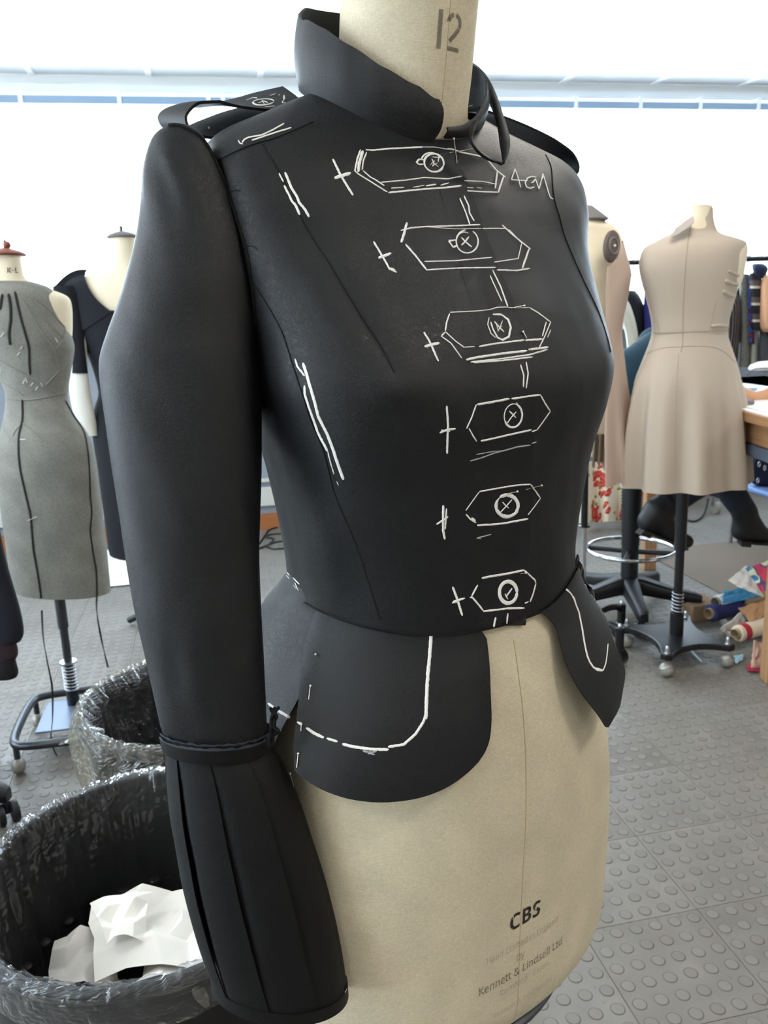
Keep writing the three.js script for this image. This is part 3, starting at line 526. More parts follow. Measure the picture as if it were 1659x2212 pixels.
// collar: a standing band round the neck, its left end folded out and hanging loose
const neckAt = (t) => { const r = TOP[0], c = Math.cos(t), s = Math.sin(t), w = Math.abs(s) ** 1.5; return [r[3] * c, r[1] + ((s > 0 ? r[0] : r[2]) - r[1]) * w, r[6] + (s > 0 ? r[4] - r[6] : r[5] + r[6]) * s]; };
{
  // angle from the front round by the wearer's right to the back: [degrees, height, lean out, base lift]
  const prof = [[94, 0.030, 0.012, 0], [104, 0.0365, 0.011, 0], [120, 0.042, 0.007, 0], [140, 0.047, 0.003, 0.001], [160, 0.051, 0.0, 0.001], [180, 0.053, -0.001, 0.002], [200, 0.056, -0.003, 0.008], [225, 0.057, -0.006, 0.016], [270, 0.055, -0.012, 0.018], [300, 0.05, -0.012, 0.012], [325, 0.045, -0.01, 0.003]];
  const pick = (d, k) => { let i = 1; while (i < prof.length - 1 && prof[i][0] < d) i++; const f = smoothstep((d - prof[i - 1][0]) / (prof[i][0] - prof[i - 1][0]), 0, 1); return lerp(prof[i - 1][k], prof[i][k], clamp(f, 0, 1)); };
  const grid = [], N = 90, K = 14;
  for (let j = 0; j < K; j++) {
    const row = [];
    for (let i = 0; i < N; i++) {
      const d0 = 92 + (325 - 92) * i / (N - 1), s = j / (K - 1);
      // rounded front corner: the band's end bows in towards top and bottom
      const round = i < 14 ? (1 - i / 14) : 0, d = d0 + round * 5 * Math.max(0, Math.abs(s - 0.52) * 2 - 0.25) ** 2;
      const t = d * PI / 180, [x, y, z] = neckAt(t), r = Math.hypot(x, z + 0.05), out = 0.0025 + pick(d0, 2) * s + 0.004 * Math.sin(s * PI);
      row.push(F(x + x / r * out, y + pick(d0, 3) - 0.004 + (pick(d0, 1) + 0.004) * s - round * 0.003 * s, z + (z + 0.05) / r * out));
    }
    grid.unshift(row);
  }
  const g = sheet(grid, 0.0022); part(jacket, 'collar', g.clone(), M.leather); addSurface('collar', g);
  const left = [[86, 0.0085, 0.004], [76, 0.010, 0.004], [62, 0.016, 0.004], [45, 0.026, 0.004], [25, 0.036, 0.003], [5, 0.041, 0.001], [-20, 0.043, -0.004]], gl = [];
  const pl = (d, k) => { let i = 1; while (i < left.length - 1 && left[i][0] > d) i++; return lerp(left[i - 1][k], left[i][k], clamp((left[i - 1][0] - d) / (left[i - 1][0] - left[i][0]), 0, 1)); };
  for (let j = 0; j < 10; j++) { const row = []; for (let i = 0; i < 50; i++) { const d = lerp(87, -20, i / 49), t = d * PI / 180, s = j / 9, [x, y, z] = neckAt(t), r = Math.hypot(x, z + 0.05), out = 0.003 + pl(d, 2) * s + 0.003 * Math.sin(s * PI); row.push(F(x + x / r * out, y + 0.0005 + pl(d, 1) * s, z + (z + 0.05) / r * out)); } gl.push(row); }
  const g2 = sheet(gl, 0.0018); part(jacket, 'collar_end', g2.clone(), M.leather); addSurface('collarEnd', g2);
  // loose strip: stands off the neck, arches over the shoulder and lies on the chest
  const strip = (outer, inner, zs, n = 40) => { const a = along(outer, n), b = along(inner, n), z = along(zs.map((q, i) => [i / (zs.length - 1), q]), n, false); return sheet(a.map((p, i) => { const row = []; for (let k = 0; k < 5; k++) { const s = k / 4; row.push(atZ(lerp(p[0], b[i][0], s), lerp(p[1], b[i][1], s), z[i][1] + 0.006 * Math.sin(s * PI))); } return row; }), 0.0015); };
  part(jacket, 'collar_strip', strip([[1010, 132], [1020, 135], [1040, 150], [1058, 174], [1074, 208], [1085, 240], [1096, 275], [1102, 305], [1098, 335], [1088, 354]], [[1008, 162], [1016, 166], [1034, 183], [1050, 208], [1063, 238], [1071, 262], [1076, 285], [1079, 310], [1083, 333], [1086, 354]], [-0.83, -0.83, -0.815, -0.79, -0.77, -0.75, -0.735, -0.722, -0.715, -0.712]), M.leatherDark);
  part(jacket, 'collar_strip', strip([[1037, 256], [1028, 275], [1022, 300], [1036, 322], [1056, 338], [1086, 354]], [[1020, 262], [1013, 285], [1012, 301], [1030, 330], [1052, 346], [1085, 356]], [-0.712, -0.7, -0.696, -0.697, -0.702, -0.711]), M.leatherDark);
}

// shoulder tabs: a strap folded back on itself into a loop over the shoulder point
function shoulderTab(side, path, f0, f1, label, drops) {
  const c = new THREE.CatmullRomCurve3(path.map(([l, y]) => v3(l, y, 0)), false, 'centripetal').getSpacedPoints(70), grid = [];
  for (let j = 0; j < 12; j++) { const s = j / 11; grid.push(c.map((p, i) => { const q = i / 69, d = q < 0.42 ? lerp(drops[0], drops[1], q / 0.42) : lerp(drops[1], drops[2], clamp((q - 0.5) / 0.25, 0, 1)); return F(side * p.x, p.y - d * s + 0.0012 * Math.sin(s * PI), lerp(f0, f1, s)); })); }
  const g = sheet(grid, 0.0022); part(jacket, 'shoulder_tab', g.clone(), M.leatherDark, label); addSurface(side < 0 ? 'tabR' : 'tabL', g);
}
shoulderTab(-1, [[0.074, 1.5065], [0.1, 1.499], [0.125, 1.491], [0.15, 1.484], [0.172, 1.481], [0.186, 1.478], [0.1945, 1.47], [0.19, 1.461], [0.175, 1.461], [0.155, 1.469], [0.135, 1.477], [0.11, 1.485]], -0.12, -0.06, 'shoulder tab with chalk button, looped over the sleeve head', [0.036, 0.009, 0.02]);
shoulderTab(1, [[0.085, 1.4905], [0.1, 1.4875], [0.13, 1.482], [0.16, 1.475], [0.19, 1.466], [0.213, 1.455], [0.219, 1.444], [0.21, 1.438], [0.185, 1.442], [0.16, 1.452], [0.12, 1.465]], -0.085, -0.035, 'shoulder tab on the far shoulder, glossy against the window', [0.006, 0.004, 0.006]);

// sleeve: soft tube between the outline's two sides
const SLEEVE = [[268, 378, 398, 0.5], [276, 352, 420, 0.62], [296, 330, 440, 0.72], [332, 316, 462, 0.76], [376, 307, 482, 0.76], [440, 303, 505, 0.75], [516, 292, 530, 0.74], [598, 271, 547, 0.72], [660, 252, 553, 0.7], [718, 231, 557, 0.68], [775, 214.5, 561, 0.66], [830, 216, 563, 0.64], [895, 225, 565, 0.62], [1009, 241, 565, 0.6], [1110, 257, 562, 0.6], [1199, 270, 560, 0.6], [1312, 289, 564, 0.6], [1426, 315, 570, 0.6], [1553, 343, 576, 0.6], [1592, 352, 578, 0.6]];
{
  const zOf = (y) => y < 775 ? lerp(-0.69, -0.675, (y - 268) / 507) : lerp(-0.675, -0.625, (y - 775) / 817);
  const fine = []; const cr = (k, f) => { const i = Math.min(Math.floor(f), SLEEVE.length - 2), t = f - i, g = (q) => SLEEVE[clamp(q, 0, SLEEVE.length - 1)][k], p0 = g(i - 1), p1 = g(i), p2 = g(i + 1), p3 = g(i + 2); return 0.5 * (2 * p1 + (p2 - p0) * t + (2 * p0 - 5 * p1 + 4 * p2 - p3) * t * t + (3 * p1 - p0 - 3 * p2 + p3) * t ** 3); };
  for (let k = 0; k <= (SLEEVE.length - 1) * 7; k++) { const f = k / 7, y = cr(0, f); fine.push(ringBetween(cr(1, f), y, cr(2, f), y, zOf(y), cr(3, f), 110, 2.1)); }
  // slack of the cloth: a long soft ridge down the outer arm and creases at the elbow and the wrist
  const e0 = EYE;
  fine.forEach((ring, j) => { const v = j / (fine.length - 1); ring.forEach((p, i) => { const t = i / 110 * 2 * PI, nrm = p.clone().sub(ring.reduce((a, q) => a.add(q), v3(0, 0, 0)).divideScalar(110)).normalize();
    const ridge = 0.0075 * Math.exp(-(((t - PI * 1.0 - 1.25 - 0.1 * v) / 0.2) ** 2)) * (0.4 + 0.6 * Math.sin(v * PI)), edge = smoothstep(Math.abs(Math.sin(t)), 0.15, 0.5) * smoothstep(v, 0.08, 0.25);
    const cre = 0.0022 * nz(v * 9 + t * 0.8, t * 1.3, 3.1) + 0.0016 * nz(v * 22 - t, t * 2.1, 8.7) * smoothstep(v, 0.75, 0.95); p.addScaledVector(nrm, (ridge + cre) * edge); }); });
  const g = loft(fine, { capA: true }); part(jacket, 'sleeve', g.clone(), M.leather); addSurface('sleeve', g);
  const rim = fine[fine.length - 1];
  // seam round the armhole
  const arm = [[362, 272], [388, 271], [412, 280], [436, 296], [453, 320], [472, 357], [488, 395], [504, 440], [518, 482], [529, 516], [540, 560], [546, 598], [551, 640], [555, 700]];
  const q = along(arm, 70).map(([x, y]) => hitPx(x - 3, y, ['sleeve', 'bodice'])).filter(Boolean).map((h) => h.p.addScaledVector(h.n, 0.0004));
  part(jacket, 'armhole_seam', tube(q, 0.0013, 160, 8), M.leatherDark);
}
// pleated cuff hanging from the wrist
{
  const LE = [[355, 1612], [361, 1690], [368, 1757], [381, 1830], [394, 1902], [417, 1992], [432, 2042], [447, 2085], [456, 2108]], RE = [[578, 1606], [606, 1640], [642, 1709], [677, 1806], [706, 1896], [729, 1999], [742, 2080], [746, 2112], [749, 2122]];
  const m = 46, a = along(LE, m), b = along(RE, m), N = 240;
  const rings = a.map((p, j) => { const v = j / (m - 1), z = lerp(-0.628, -0.6, v); return ringBetween(p[0], p[1], b[j][0], b[j][1], z, lerp(0.62, 0.66, v), N, 2.0); });
  const mids = rings.map((r) => r.reduce((s, p) => s.add(p), v3(0, 0, 0)).divideScalar(N));
  // each pleat: a strip from its folded edge to where it dips under the next
  const cuff = part(jacket, 'cuff', loft(rings.map((r, j) => r.map((p) => p.clone().lerp(mids[j], 0.16)))), M.leatherDark);
  const fold = [0.1, 0.31, 0.57, 0.86].map((f) => 2 * PI - (PI - Math.acos(1 - 2 * f)) - 0), edges = [PI + 0.02, ...[0.1, 0.31, 0.57, 0.86].map((f) => PI + Math.acos(1 - 2 * f)), 2 * PI + 0.35, 2 * PI + 1.05, 2 * PI + 1.75, 2 * PI + 2.45, 3 * PI + 0.02];
  for (let k = 0; k < edges.length - 1; k++) {
    const t0 = edges[k], t1 = edges[k + 1] + (k === 3 ? 0.0 : 0.07), grid = [], deep = k === 4 ? 0.11 : 0.0;
    for (let j = 0; j < m; j++) {
      const row = [], v = j / (m - 1);
      for (let i = 0; i < 14; i++) {
        const s = i / 13, gap = (k === 4 ? 0.26 : 0.05) * Math.sin(v * PI), t = lerp(t0 + gap, t1, s), f = ((t / (2 * PI)) % 1) * N, i0 = Math.floor(f) % N, p = rings[j][i0].clone().lerp(rings[j][(i0 + 1) % N], f - Math.floor(f));
        const up = (k === 3 ? 0.022 : 0.02 * (1 - s) - 0.075 * smoothstep(s, 0.75, 1)) - deep * (1 - s) * Math.sin(v * PI) + 0.012 * Math.sin(s * PI);
        row.push(p.sub(mids[j]).multiplyScalar(1 + up * (0.4 + 0.6 * Math.sin(v * PI) ** 0.5)).add(mids[j]));
      }
      grid.push(row);
    }
    const s = sheet(grid, 0.0012); if (k < 6) addSurface('pleat' + k, s.clone());
    part(cuff, 'pleat', s, M.leatherDark);
  }
  const hemPts = rings[m - 1].map((p) => p.clone().sub(mids[m - 1]).multiplyScalar(1.015).add(mids[m - 1]));
  part(cuff, 'hem_band', loft([0.3, -4, -9, -10].map((d) => hemPts.map((p) => p.clone().add(v3(0, 0.002 + d * 0.0012, 0))))), M.leatherDark);
  // the turned-up seam allowance at the wrist: frayed layers with snips
  const w0 = ringBetween(350, 1590, 579, 1586, -0.626, 0.64, N, 2.0), wc = w0.reduce((s, p) => s.add(p), v3(0, 0, 0)).divideScalar(N);
  part(cuff, 'wrist_band', loft([[-0.012, 1.0], [-0.011, 1.035], [0.003, 1.06], [0.0045, 1.0]].map(([dy, k]) => w0.map((p) => p.clone().sub(wc).multiplyScalar(k).add(wc).add(v3(0, dy, 0))))), M.leatherDark);
  for (let layer = 0; layer < 3; layer++) {
    const lo = 1.035 + layer * 0.016, rows = [[0.001, lo], [0.0065 - layer * 0.0015, lo + 0.02]];
    part(cuff, 'frayed_edge', loft(rows.map(([dy, k], r) => w0.map((p, i) => p.clone().sub(wc).multiplyScalar(k + (r ? 0.02 * nz(i * 0.14, layer * 7.3) : 0)).add(wc).add(v3(0, dy + (r ? 0.002 * nz(i * 0.2, layer * 3.1 + 4) : 0), 0))))), layer % 2 ? M.leatherDark : M.frayed);
  }
  const c0 = atZ(588, 1572, -0.6);
  for (let k = 0; k < 5; k++) part(cuff, 'loose_thread', tube([...Array(6).keys()].map((q) => c0.clone().add(v3((nz(k, q * 0.7) * 0.012) + (q - 2.5) * 0.0012, (q - 2.5) * 0.0065, nz(q * 0.8, k + 5) * 0.006))), 0.0014, 24, 5), M.leatherDark);
}

// peplum: flared panels over the hip, laid on a flared surface and cut to their outlines
{
  const flare = [R9(1.1, 0.138, 0.0985, 0.108, 2.25, 2.2), ...HIPS].map((r) => { const d = smoothstep((1.07 - r[1]) / 0.17, 0, 1), e = smoothstep(1.08 - r[1], 0, 0.03); return [r[0], r[1], r[2], r[3] + 0.005 * e + 0.046 * d, r[4] + 0.0045 * e + 0.009 * d, r[5] + 0.004 * e + 0.026 * d, r[6], r[7], r[8]]; });
  const q = loft(rowsFine(flare, 8).map((r) => ringOf(r, 240))); addSurface('flare', q);
  const right = [[1051, 1380], [1056, 1430], [1058, 1490], [1059, 1560], [1054, 1598], [1045, 1622], [1030, 1645]], leftE = [[694, 1300], [680, 1340], [665, 1390], [655, 1450], [648, 1530], [640, 1600], [640, 1664]];
  const coons = (top, bot, lef, rig, nx, ny) => { const T = along(top, nx), B = along(bot, nx), L = along(lef, ny), R = along(rig, ny); return [...Array(ny).keys()].map((j) => [...Array(nx).keys()].map((i) => { const u = i / (nx - 1), v = j / (ny - 1); return [0, 1].map((k) => (1 - v) * T[i][k] + v * B[i][k] + (1 - u) * L[j][k] + u * R[j][k] - ((1 - u) * (1 - v) * T[0][k] + u * (1 - v) * T[nx - 1][k] + (1 - u) * v * B[0][k] + u * v * B[nx - 1][k])); })); };
  const cloth = (name, px, lift, mat, label, surf) => {
    const g = px.map((row, j) => row.map(([x, y], i) => { const h = hitPx(x, y, ['flare']); return h ? h.p.addScaledVector(h.n, lift(i / (row.length - 1), j / (px.length - 1))) : null; }));
    // beyond the flared surface's outline the cloth carries straight on, at the distance of the nearest cloth
    const dist = g.map((row) => row.map((p) => (p ? p.distanceTo(EYE) : 0)));
    g.forEach((row, j) => row.forEach((p, i) => { if (!p) { let best = 1e9, d = 0.72; for (let b = 0; b < g.length; b++) for (let a = 0; a < row.length; a++) if (dist[b][a]) { const e = (a - i) ** 2 + 0.5 * (b - j) ** 2; if (e < best) { best = e; d = dist[b][a]; } } row[i] = EYE.clone().addScaledVector(rayDir(...px[j][i]), d); } }));
    const s = sheet(g, 0.0015); part(jacket, name, s.clone(), mat, label); if (surf) addSurface(surf, s);
  };
  cloth('peplum_panel', coons([[694, 1286], [720, 1302], [760, 1318], [830, 1334], [920, 1341], [985, 1344], [1020, 1350], [1038, 1361], [1051, 1380]], [[640, 1664], [668, 1688], [700, 1706], [755, 1724], [822, 1731], [900, 1722], [960, 1700], [1005, 1669], [1030, 1645]], leftE, right, 60, 46), (s, r) => -0.001 + 0.0022 * r + 0.0018  * Math.exp(-((s / 0.07) ** 2)), M.leather, 'front peplum panel with rounded corner and chalk line', 'pepR');
  {
    const rowAt = (y) => { let i = 1; while (i < flare.length - 1 && flare[i][1] > y) i++; const A = flare[i - 1], B = flare[i], t = clamp((A[1] - y) / (A[1] - B[1]), 0, 1); return A.map((q, k) => lerp(q, B[k], t)); };
    const g = [...Array(40).keys()].map((j) => [...Array(44).keys()].map((i) => {
      const u = i / 43, v = j / 39, t = lerp(168, 292, u) * PI / 180, y = lerp(lerp(1.068, 1.088, smoothstep(u, 0.1, 0.5)), lerp(0.825, 0.88, smoothstep(u, 0.12, 0.6)), v), r = rowAt(y), c = Math.cos(t), q = Math.sin(t), e = 2 / (q > 0 ? r[7] : r[8]);
      const ex = smoothstep(u, 0.02, 0.4) * (0.004 + 0.024 * (1 - smoothstep(y, 1.035, 1.085)) - 0.010 * (1 - smoothstep(y, 0.95, 1.03))) - 0.004 * (1 - smoothstep(u, 0, 0.12)) - 0.005 * Math.exp(-(((u - 0.1) / 0.06) ** 2)) * Math.sin(v * PI);
      return F(Math.sign(c) * Math.abs(c) ** e * (r[3] + ex), y, r[6] + Math.sign(q) * Math.abs(q) ** e * ((q > 0 ? r[4] - r[6] : r[5] + r[6]) + ex));
    }));
    const s = sheet(g, 0.0015); part(jacket, 'peplum_panel', s.clone(), M.leather, 'side peplum panel pinned behind the front one'); addSurface('pepS', s);
  }
  cloth('peplum_panel', coons([[1163, 1322], [1178, 1312], [1198, 1294], [1218, 1268], [1238, 1230], [1246, 1197]], [[1288, 1565], [1293, 1567], [1298, 1562], [1306, 1552], [1318, 1536], [1326, 1524]], [[1163, 1322], [1180, 1334], [1197, 1356], [1206, 1387], [1214, 1425], [1225, 1461], [1246, 1503], [1273, 1541], [1288, 1565]], [[1246, 1197], [1256, 1224], [1264, 1250], [1277, 1272], [1292, 1320], [1307, 1370], [1326, 1421], [1337, 1450], [1332, 1491], [1326, 1524]], 34, 46), (s, r) => 0.001 + 0.008 * smoothstep(r, 0.2, 1) * (1 - s) + 0.004 * s, M.leather, 'far peplum panel hanging to a point with a chalk loop', 'pepL');
  // piping shadow edge of the bodice hem over the peplum
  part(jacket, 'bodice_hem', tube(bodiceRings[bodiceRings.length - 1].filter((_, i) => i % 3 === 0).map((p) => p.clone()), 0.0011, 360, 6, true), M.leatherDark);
}

// ---------------------------------------------------------------- chalk marks and pins on the jacket
{
  const ON = [...BODY, 'pepR', 'pepS', 'pepL'];
  const chalk = (name, strokes, names = ON, mat = M.chalk, lift) => {
    const gs = strokes.map(([pts, w, o]) => strokeOn(pts, w, names, { ...(o || {}), ...(lift ? { lift } : {}) })).filter(Boolean);
    if (gs.length) part(jacket, name, merge(gs), mat);
  };
  const ell = (cx, cy, rx, ry, a0 = 0, a1 = 360, tilt = 0) => [...Array(33).keys()].map((k) => { const t = (a0 + (a1 - a0) * k / 32) * PI / 180, x = rx * Math.cos(t), y = ry * Math.sin(t), q = tilt * PI / 180; return [cx + x * Math.cos(q) - y * Math.sin(q), cy + x * Math.sin(q) + y * Math.cos(q)]; });
  const A = crop(700, 280, 3.19), B = crop(780, 560, 3.606), C = crop(900, 820, 4.608), D = crop(920, 1140, 4.879), E8 = crop(540, 560, 4.097), E2 = crop(300, 150, 3.95), E3 = crop(960, 100, 4.608), E5 = crop(540, 1080, 9.217), P6 = crop(540, 1150, 1.929), P7 = crop(1140, 1180, 5.268), K1 = crop(620, 0, 3.318);
  const S4 = (f, list) => list.map(([p, w, o]) => [f(p), w, o]);
  chalk('chalk_tab', S4(A, [[[[285, 140], [335, 144], [450, 132], [680, 122]], 4.2], [[[680, 122], [760, 122], [850, 138]], 1.6], [[[250, 142], [228, 205], [212, 285], [232, 305], [435, 432]], 3.4], [[[266, 148], [240, 240], [236, 295]], 6], [[[292, 158], [270, 215], [262, 280]], 3], [[[268, 285], [320, 330], [350, 345], [415, 388]], 3.2], [[[390, 365], [560, 350], [690, 332], [850, 341], [950, 322]], 3.2], [[[440, 436], [690, 411], [850, 400], [945, 388]], 4.6], [[[460, 405], [550, 400]], 3], [[[700, 389], [770, 379]], 4], [[[800, 385], [858, 369]], 3], [[[610, 400], [690, 386]], 2.4], [[[965, 353], [1100, 360], [1182, 378]], 3], [[[985, 423], [1100, 430], [1202, 433]], 3.6], [[[985, 401], [1030, 403]], 2.6], [[[1050, 400], [1085, 406]], 2], [[[842, 134], [880, 136], [940, 156], [1095, 188]], 4], [[[1095, 172], [1190, 285], [1250, 330]], 3.6], [[[1192, 290], [1178, 408]], 4.4], [[[1238, 322], [1216, 380], [1200, 434]], 4]]));
  chalk('chalk_button', S4(A, [[ell(757, 230, 68, 62, 0, 360, 20), 4.6], [ell(738, 215, 66, 54, 175, 330, 10), 3.4], [[[690, 210], [655, 205], [635, 228], [655, 242], [685, 240]], 4], [[[740, 200], [755, 232], [785, 258]], 1.6], [[[730, 245], [760, 215], [745, 255], [780, 230]], 1.4], [[[745, 190], [790, 195], [785, 225]], 2.2]]));
  chalk('chalk_lettering', S4(E3, [[[[702, 1220], [682, 1280], [664, 1330], [740, 1335], [825, 1338]], 3.2], [[[700, 1222], [735, 1320], [757, 1408]], 3], [[[912, 1305], [870, 1298], [825, 1312], [802, 1360], [815, 1402], [850, 1416], [895, 1402]], 3.4], [[[860, 1365], [885, 1350], [905, 1322], [940, 1425]], 3], [[[940, 1425], [960, 1345], [978, 1268], [1010, 1375], [1032, 1450], [1050, 1505], [1082, 1525]], 3.2], [[[968, 1330], [985, 1290]], 2.4]]));
  chalk('chalk_cross', S4(A, [[[[60, 205], [112, 312], [165, 400], [200, 455]], 5.6], [[[70, 336], [120, 320], [182, 300]], 8]]));
  chalk('chalk_stripe', S4(A, [[[[934, 474], [975, 570], [1004, 658]], 3.8], [[[964, 458], [996, 525], [1002, 575], [1034, 632]], 3.8]]));
  chalk('chalk_tab', S4(A, [[[[525, 697], [600, 678], [700, 670], [900, 664], [1074, 656]], 3.6], [[[700, 672], [900, 686], [1085, 684]], 1.8], [[[570, 642], [552, 715], [530, 780]], 5.4], [[[560, 790], [630, 870], [705, 966]], 4.6], [[[690, 910], [780, 908], [900, 905], [1156, 882]], 3.2], [[[700, 969], [800, 962], [930, 955], [1182, 951]], 3.4], [[[1090, 684], [1170, 682], [1248, 683]], 3], [[[1225, 658], [1300, 728], [1420, 824]], 4], [[[1270, 690], [1362, 785]], 3], [[[1360, 785], [1336, 890], [1170, 915]], 3], [[[1412, 822], [1385, 900], [1364, 958]], 4.8], [[[1190, 968], [1330, 972], [1416, 958]], 4]]));
  chalk('chalk_button', S4(A, [[ell(985, 772, 76, 80, -60, 262), 3.4], [ell(965, 770, 55, 62, 150, 300), 2.6], [[[912, 762], [858, 768], [888, 812], [915, 800]], 4.6], [[[945, 745], [980, 780], [1016, 810]], 4], [[[996, 740], [970, 775], [944, 800]], 3.2]]));
  chalk('chalk_cross', S4(A, [[[[340, 772], [400, 870], [450, 960], [500, 985]], 4.6], [[[372, 886], [462, 853]], 6], [[[450, 955], [488, 970]], 6]]));
  chalk('chalk_stripe', S4(A, [[[[1142, 1006], [1185, 1100], [1225, 1186]], 3], [[[1160, 968], [1215, 1080], [1266, 1222]], 3.4]]));
  chalk('chalk_tab', S4(B, [[[[690, 415], [900, 405], [1000, 394], [1060, 376], [1140, 374]], 2.6], [[[1140, 378], [1230, 380], [1312, 378]], 2.4], [[[688, 425], [665, 495], [655, 562]], 3.4], [[[656, 566], [730, 635], [802, 688]], 2.8], [[[622, 600], [700, 655], [782, 770]], 3], [[[620, 604], [656, 566]], 3], [[[790, 687], [882, 682]], 2.2], [[[915, 682], [1030, 660], [1272, 630]], 4], [[[1276, 632], [1412, 624]], 4.6], [[[1312, 380], [1380, 420], [1472, 490]], 3.6], [[[1440, 490], [1424, 550], [1410, 602]], 3.8], [[[1474, 490], [1430, 600], [1384, 692]], 3.2], [[[1475, 550], [1450, 610]], 2.4], [[[815, 785], [900, 765], [1100, 735], [1290, 714]], 5], [[[1300, 705], [1455, 686]], 5], [[[850, 802], [1100, 775], [1310, 745], [1450, 704]], 3.4], [[[870, 806], [1100, 790], [1335, 762]], 3.6]]));
  chalk('chalk_button', S4(B, [[[[1022, 430], [1090, 432], [1145, 470], [1165, 530], [1150, 605], [1100, 630], [1062, 612], [1025, 545], [1008, 490]], 4.8], [[[995, 455], [984, 510], [1010, 580], [1045, 612]], 2.8], [[[1035, 485], [1075, 530], [1112, 568]], 3.6], [[[1100, 480], [1085, 520], [1062, 568]], 2], [[[1050, 500], [1065, 560], [1095, 520]], 1.6]]));
  chalk('chalk_cross', S4(B, [[[[488, 568], [535, 645], [565, 715], [602, 795]], 4.6], [[[492, 682], [550, 665], [608, 654]], 6]]));
  chalk('chalk_stripe', S4(B, [[[[1240, 822], [1266, 905], [1262, 996]], 3.6], [[[1284, 800], [1300, 890], [1292, 950], [1284, 1005]], 3.6]]));
  chalk('chalk_tab', S4(C, [[[[600, 248], [760, 222], [920, 190]], 5], [[[940, 190], [1010, 184], [1110, 165], [1230, 152]], 4.2], [[[592, 248], [545, 380], [495, 488]], 3.6], [[[518, 482], [560, 560], [596, 615]], 3], [[[635, 612], [750, 588], [860, 562], [1140, 500]], 4.4], [[[1145, 518], [1196, 500]], 3.6], [[[1230, 152], [1275, 235], [1325, 312]], 4], [[[1328, 315], [1255, 420], [1196, 500]], 3.4]]));
  chalk('chalk_guide_line', S4(C, [[[[588, 746], [740, 718], [872, 705]], 2.6, { rough: 0.6 }], [[[530, 810], [640, 780], [750, 738], [872, 705], [1000, 670], [1132, 652]], 3.4, { rough: 0.4 }], [[[1142, 636], [1190, 620]], 3.6]]), ON, M.chalkGrey);
  chalk('chalk_button', S4(C, [[ell(960, 360, 88, 116, -75, 150, 8), 5], [ell(958, 358, 88, 116, 145, 290, 8), 2.6], [[[990, 225], [1035, 300], [1045, 350]], 3], [[[895, 440], [940, 375], [988, 320]], 3], [[[918, 312], [955, 345], [985, 378]], 3.4]]));
  chalk('chalk_cross', S4(C, [[[[298, 260], [312, 450], [305, 600], [302, 735]], 5], [[[228, 530], [300, 500], [385, 488]], 5], [[[240, 500], [330, 515]], 3]]));
  chalk('chalk_tab', S4(C, [[[[622, 1114], [900, 1065], [1020, 1048], [1130, 1042]], 3.6], [[[622, 1116], [560, 1200], [488, 1302]], 2.4], [[[488, 1338], [535, 1390], [590, 1425]], 3.4], [[[540, 1378], [582, 1410]], 7], [[[598, 1450], [780, 1440], [900, 1425], [1106, 1385]], 4.6], [[[1130, 1042], [1175, 1100], [1228, 1178]], 3.8], [[[1228, 1182], [1165, 1270], [1106, 1345]], 2.8]]));
  chalk('chalk_button', S4(C, [[ell(898, 1256, 110, 108, -130, 215), 8], [ell(898, 1256, 112, 106, 200, 235), 3], [[[830, 1322], [890, 1260], [948, 1192]], 2.8], [[[850, 1215], [885, 1255], [915, 1278]], 3]]));
  chalk('chalk_cross', S4(C, [[[[264, 1248], [262, 1400], [262, 1500], [280, 1588]], 5.4], [[[296, 1280], [290, 1380], [282, 1490]], 4], [[[196, 1440], [260, 1400], [312, 1362]], 4.6]]));
  chalk('chalk_guide_line', S4(C, [[[[738, 1540], [660, 1562], [598, 1576], [640, 1585]], 3]]), ON, M.chalkGrey);
  chalk('chalk_tab', S4(D, [[[[585, 532], [680, 512], [850, 485], [1032, 446]], 5], [[[545, 602], [510, 665], [480, 724]], 4.4], [[[458, 735], [490, 735], [545, 800], [602, 872]], 4], [[[598, 880], [720, 868], [850, 850], [1036, 846]], 4.4], [[[1032, 446], [1090, 500], [1148, 552], [1156, 590]], 4.2], [[[1156, 592], [1130, 690], [1095, 780]], 4.6], [[[1040, 796], [1078, 776]], 4]]));
  chalk('chalk_button', S4(D, [[ell(865, 680, 92, 114, 0, 362), 8.6, { rough: 0.1 }], [[[840, 730], [870, 690], [906, 638]], 4], [[[830, 692], [850, 730], [862, 752]], 3]]));
  chalk('chalk_cross', S4(D, [[[[280, 620], [325, 740], [382, 925]], 5.4], [[[275, 795], [330, 765], [408, 742]], 5], [[[285, 780], [340, 770]], 7]]));
  chalk('chalk_stripe', S4(D, [[[[734, 942], [722, 1000], [712, 1056]], 5], [[[862, 900], [855, 970], [846, 1046]], 4.2]]));
  chalk('chalk_stripe', S4(E8, [[[[400, 880], [420, 950], [488, 1034]], 4.6, { rough: 0.5 }], [[[470, 918], [500, 1010], [525, 1100], [570, 1250], [605, 1390], [690, 1560], [735, 1680], [770, 1790], [828, 1950]], 7], [[[485, 1115], [485, 1190], [520, 1300], [560, 1410], [605, 1540], [690, 1700]], 6], [[[690, 1700], [712, 1790], [745, 1900]], 3, { rough: 0.5 }], [[[768, 1965], [785, 2000]], 2.4]]));
  chalk('chalk_stripe', S4(E2, [[[[1196, 888], [1212, 920], [1235, 962]], 3.6], [[[1240, 992], [1290, 1085], [1305, 1120], [1340, 1165], [1374, 1242]], 5], [[[1246, 880], [1275, 945], [1300, 1010], [1345, 1080], [1370, 1140], [1420, 1200], [1452, 1260]], 5.4]]));
  chalk('chalk_stripe', S4(E2, [[[[848, 606], [862, 632], [890, 640]], 3], [[[880, 630], [900, 600], [935, 582], [1050, 562], [1140, 520], [1240, 464]], 4.4], [[[962, 608], [1060, 575], [1180, 535], [1300, 500]], 4.4]]));
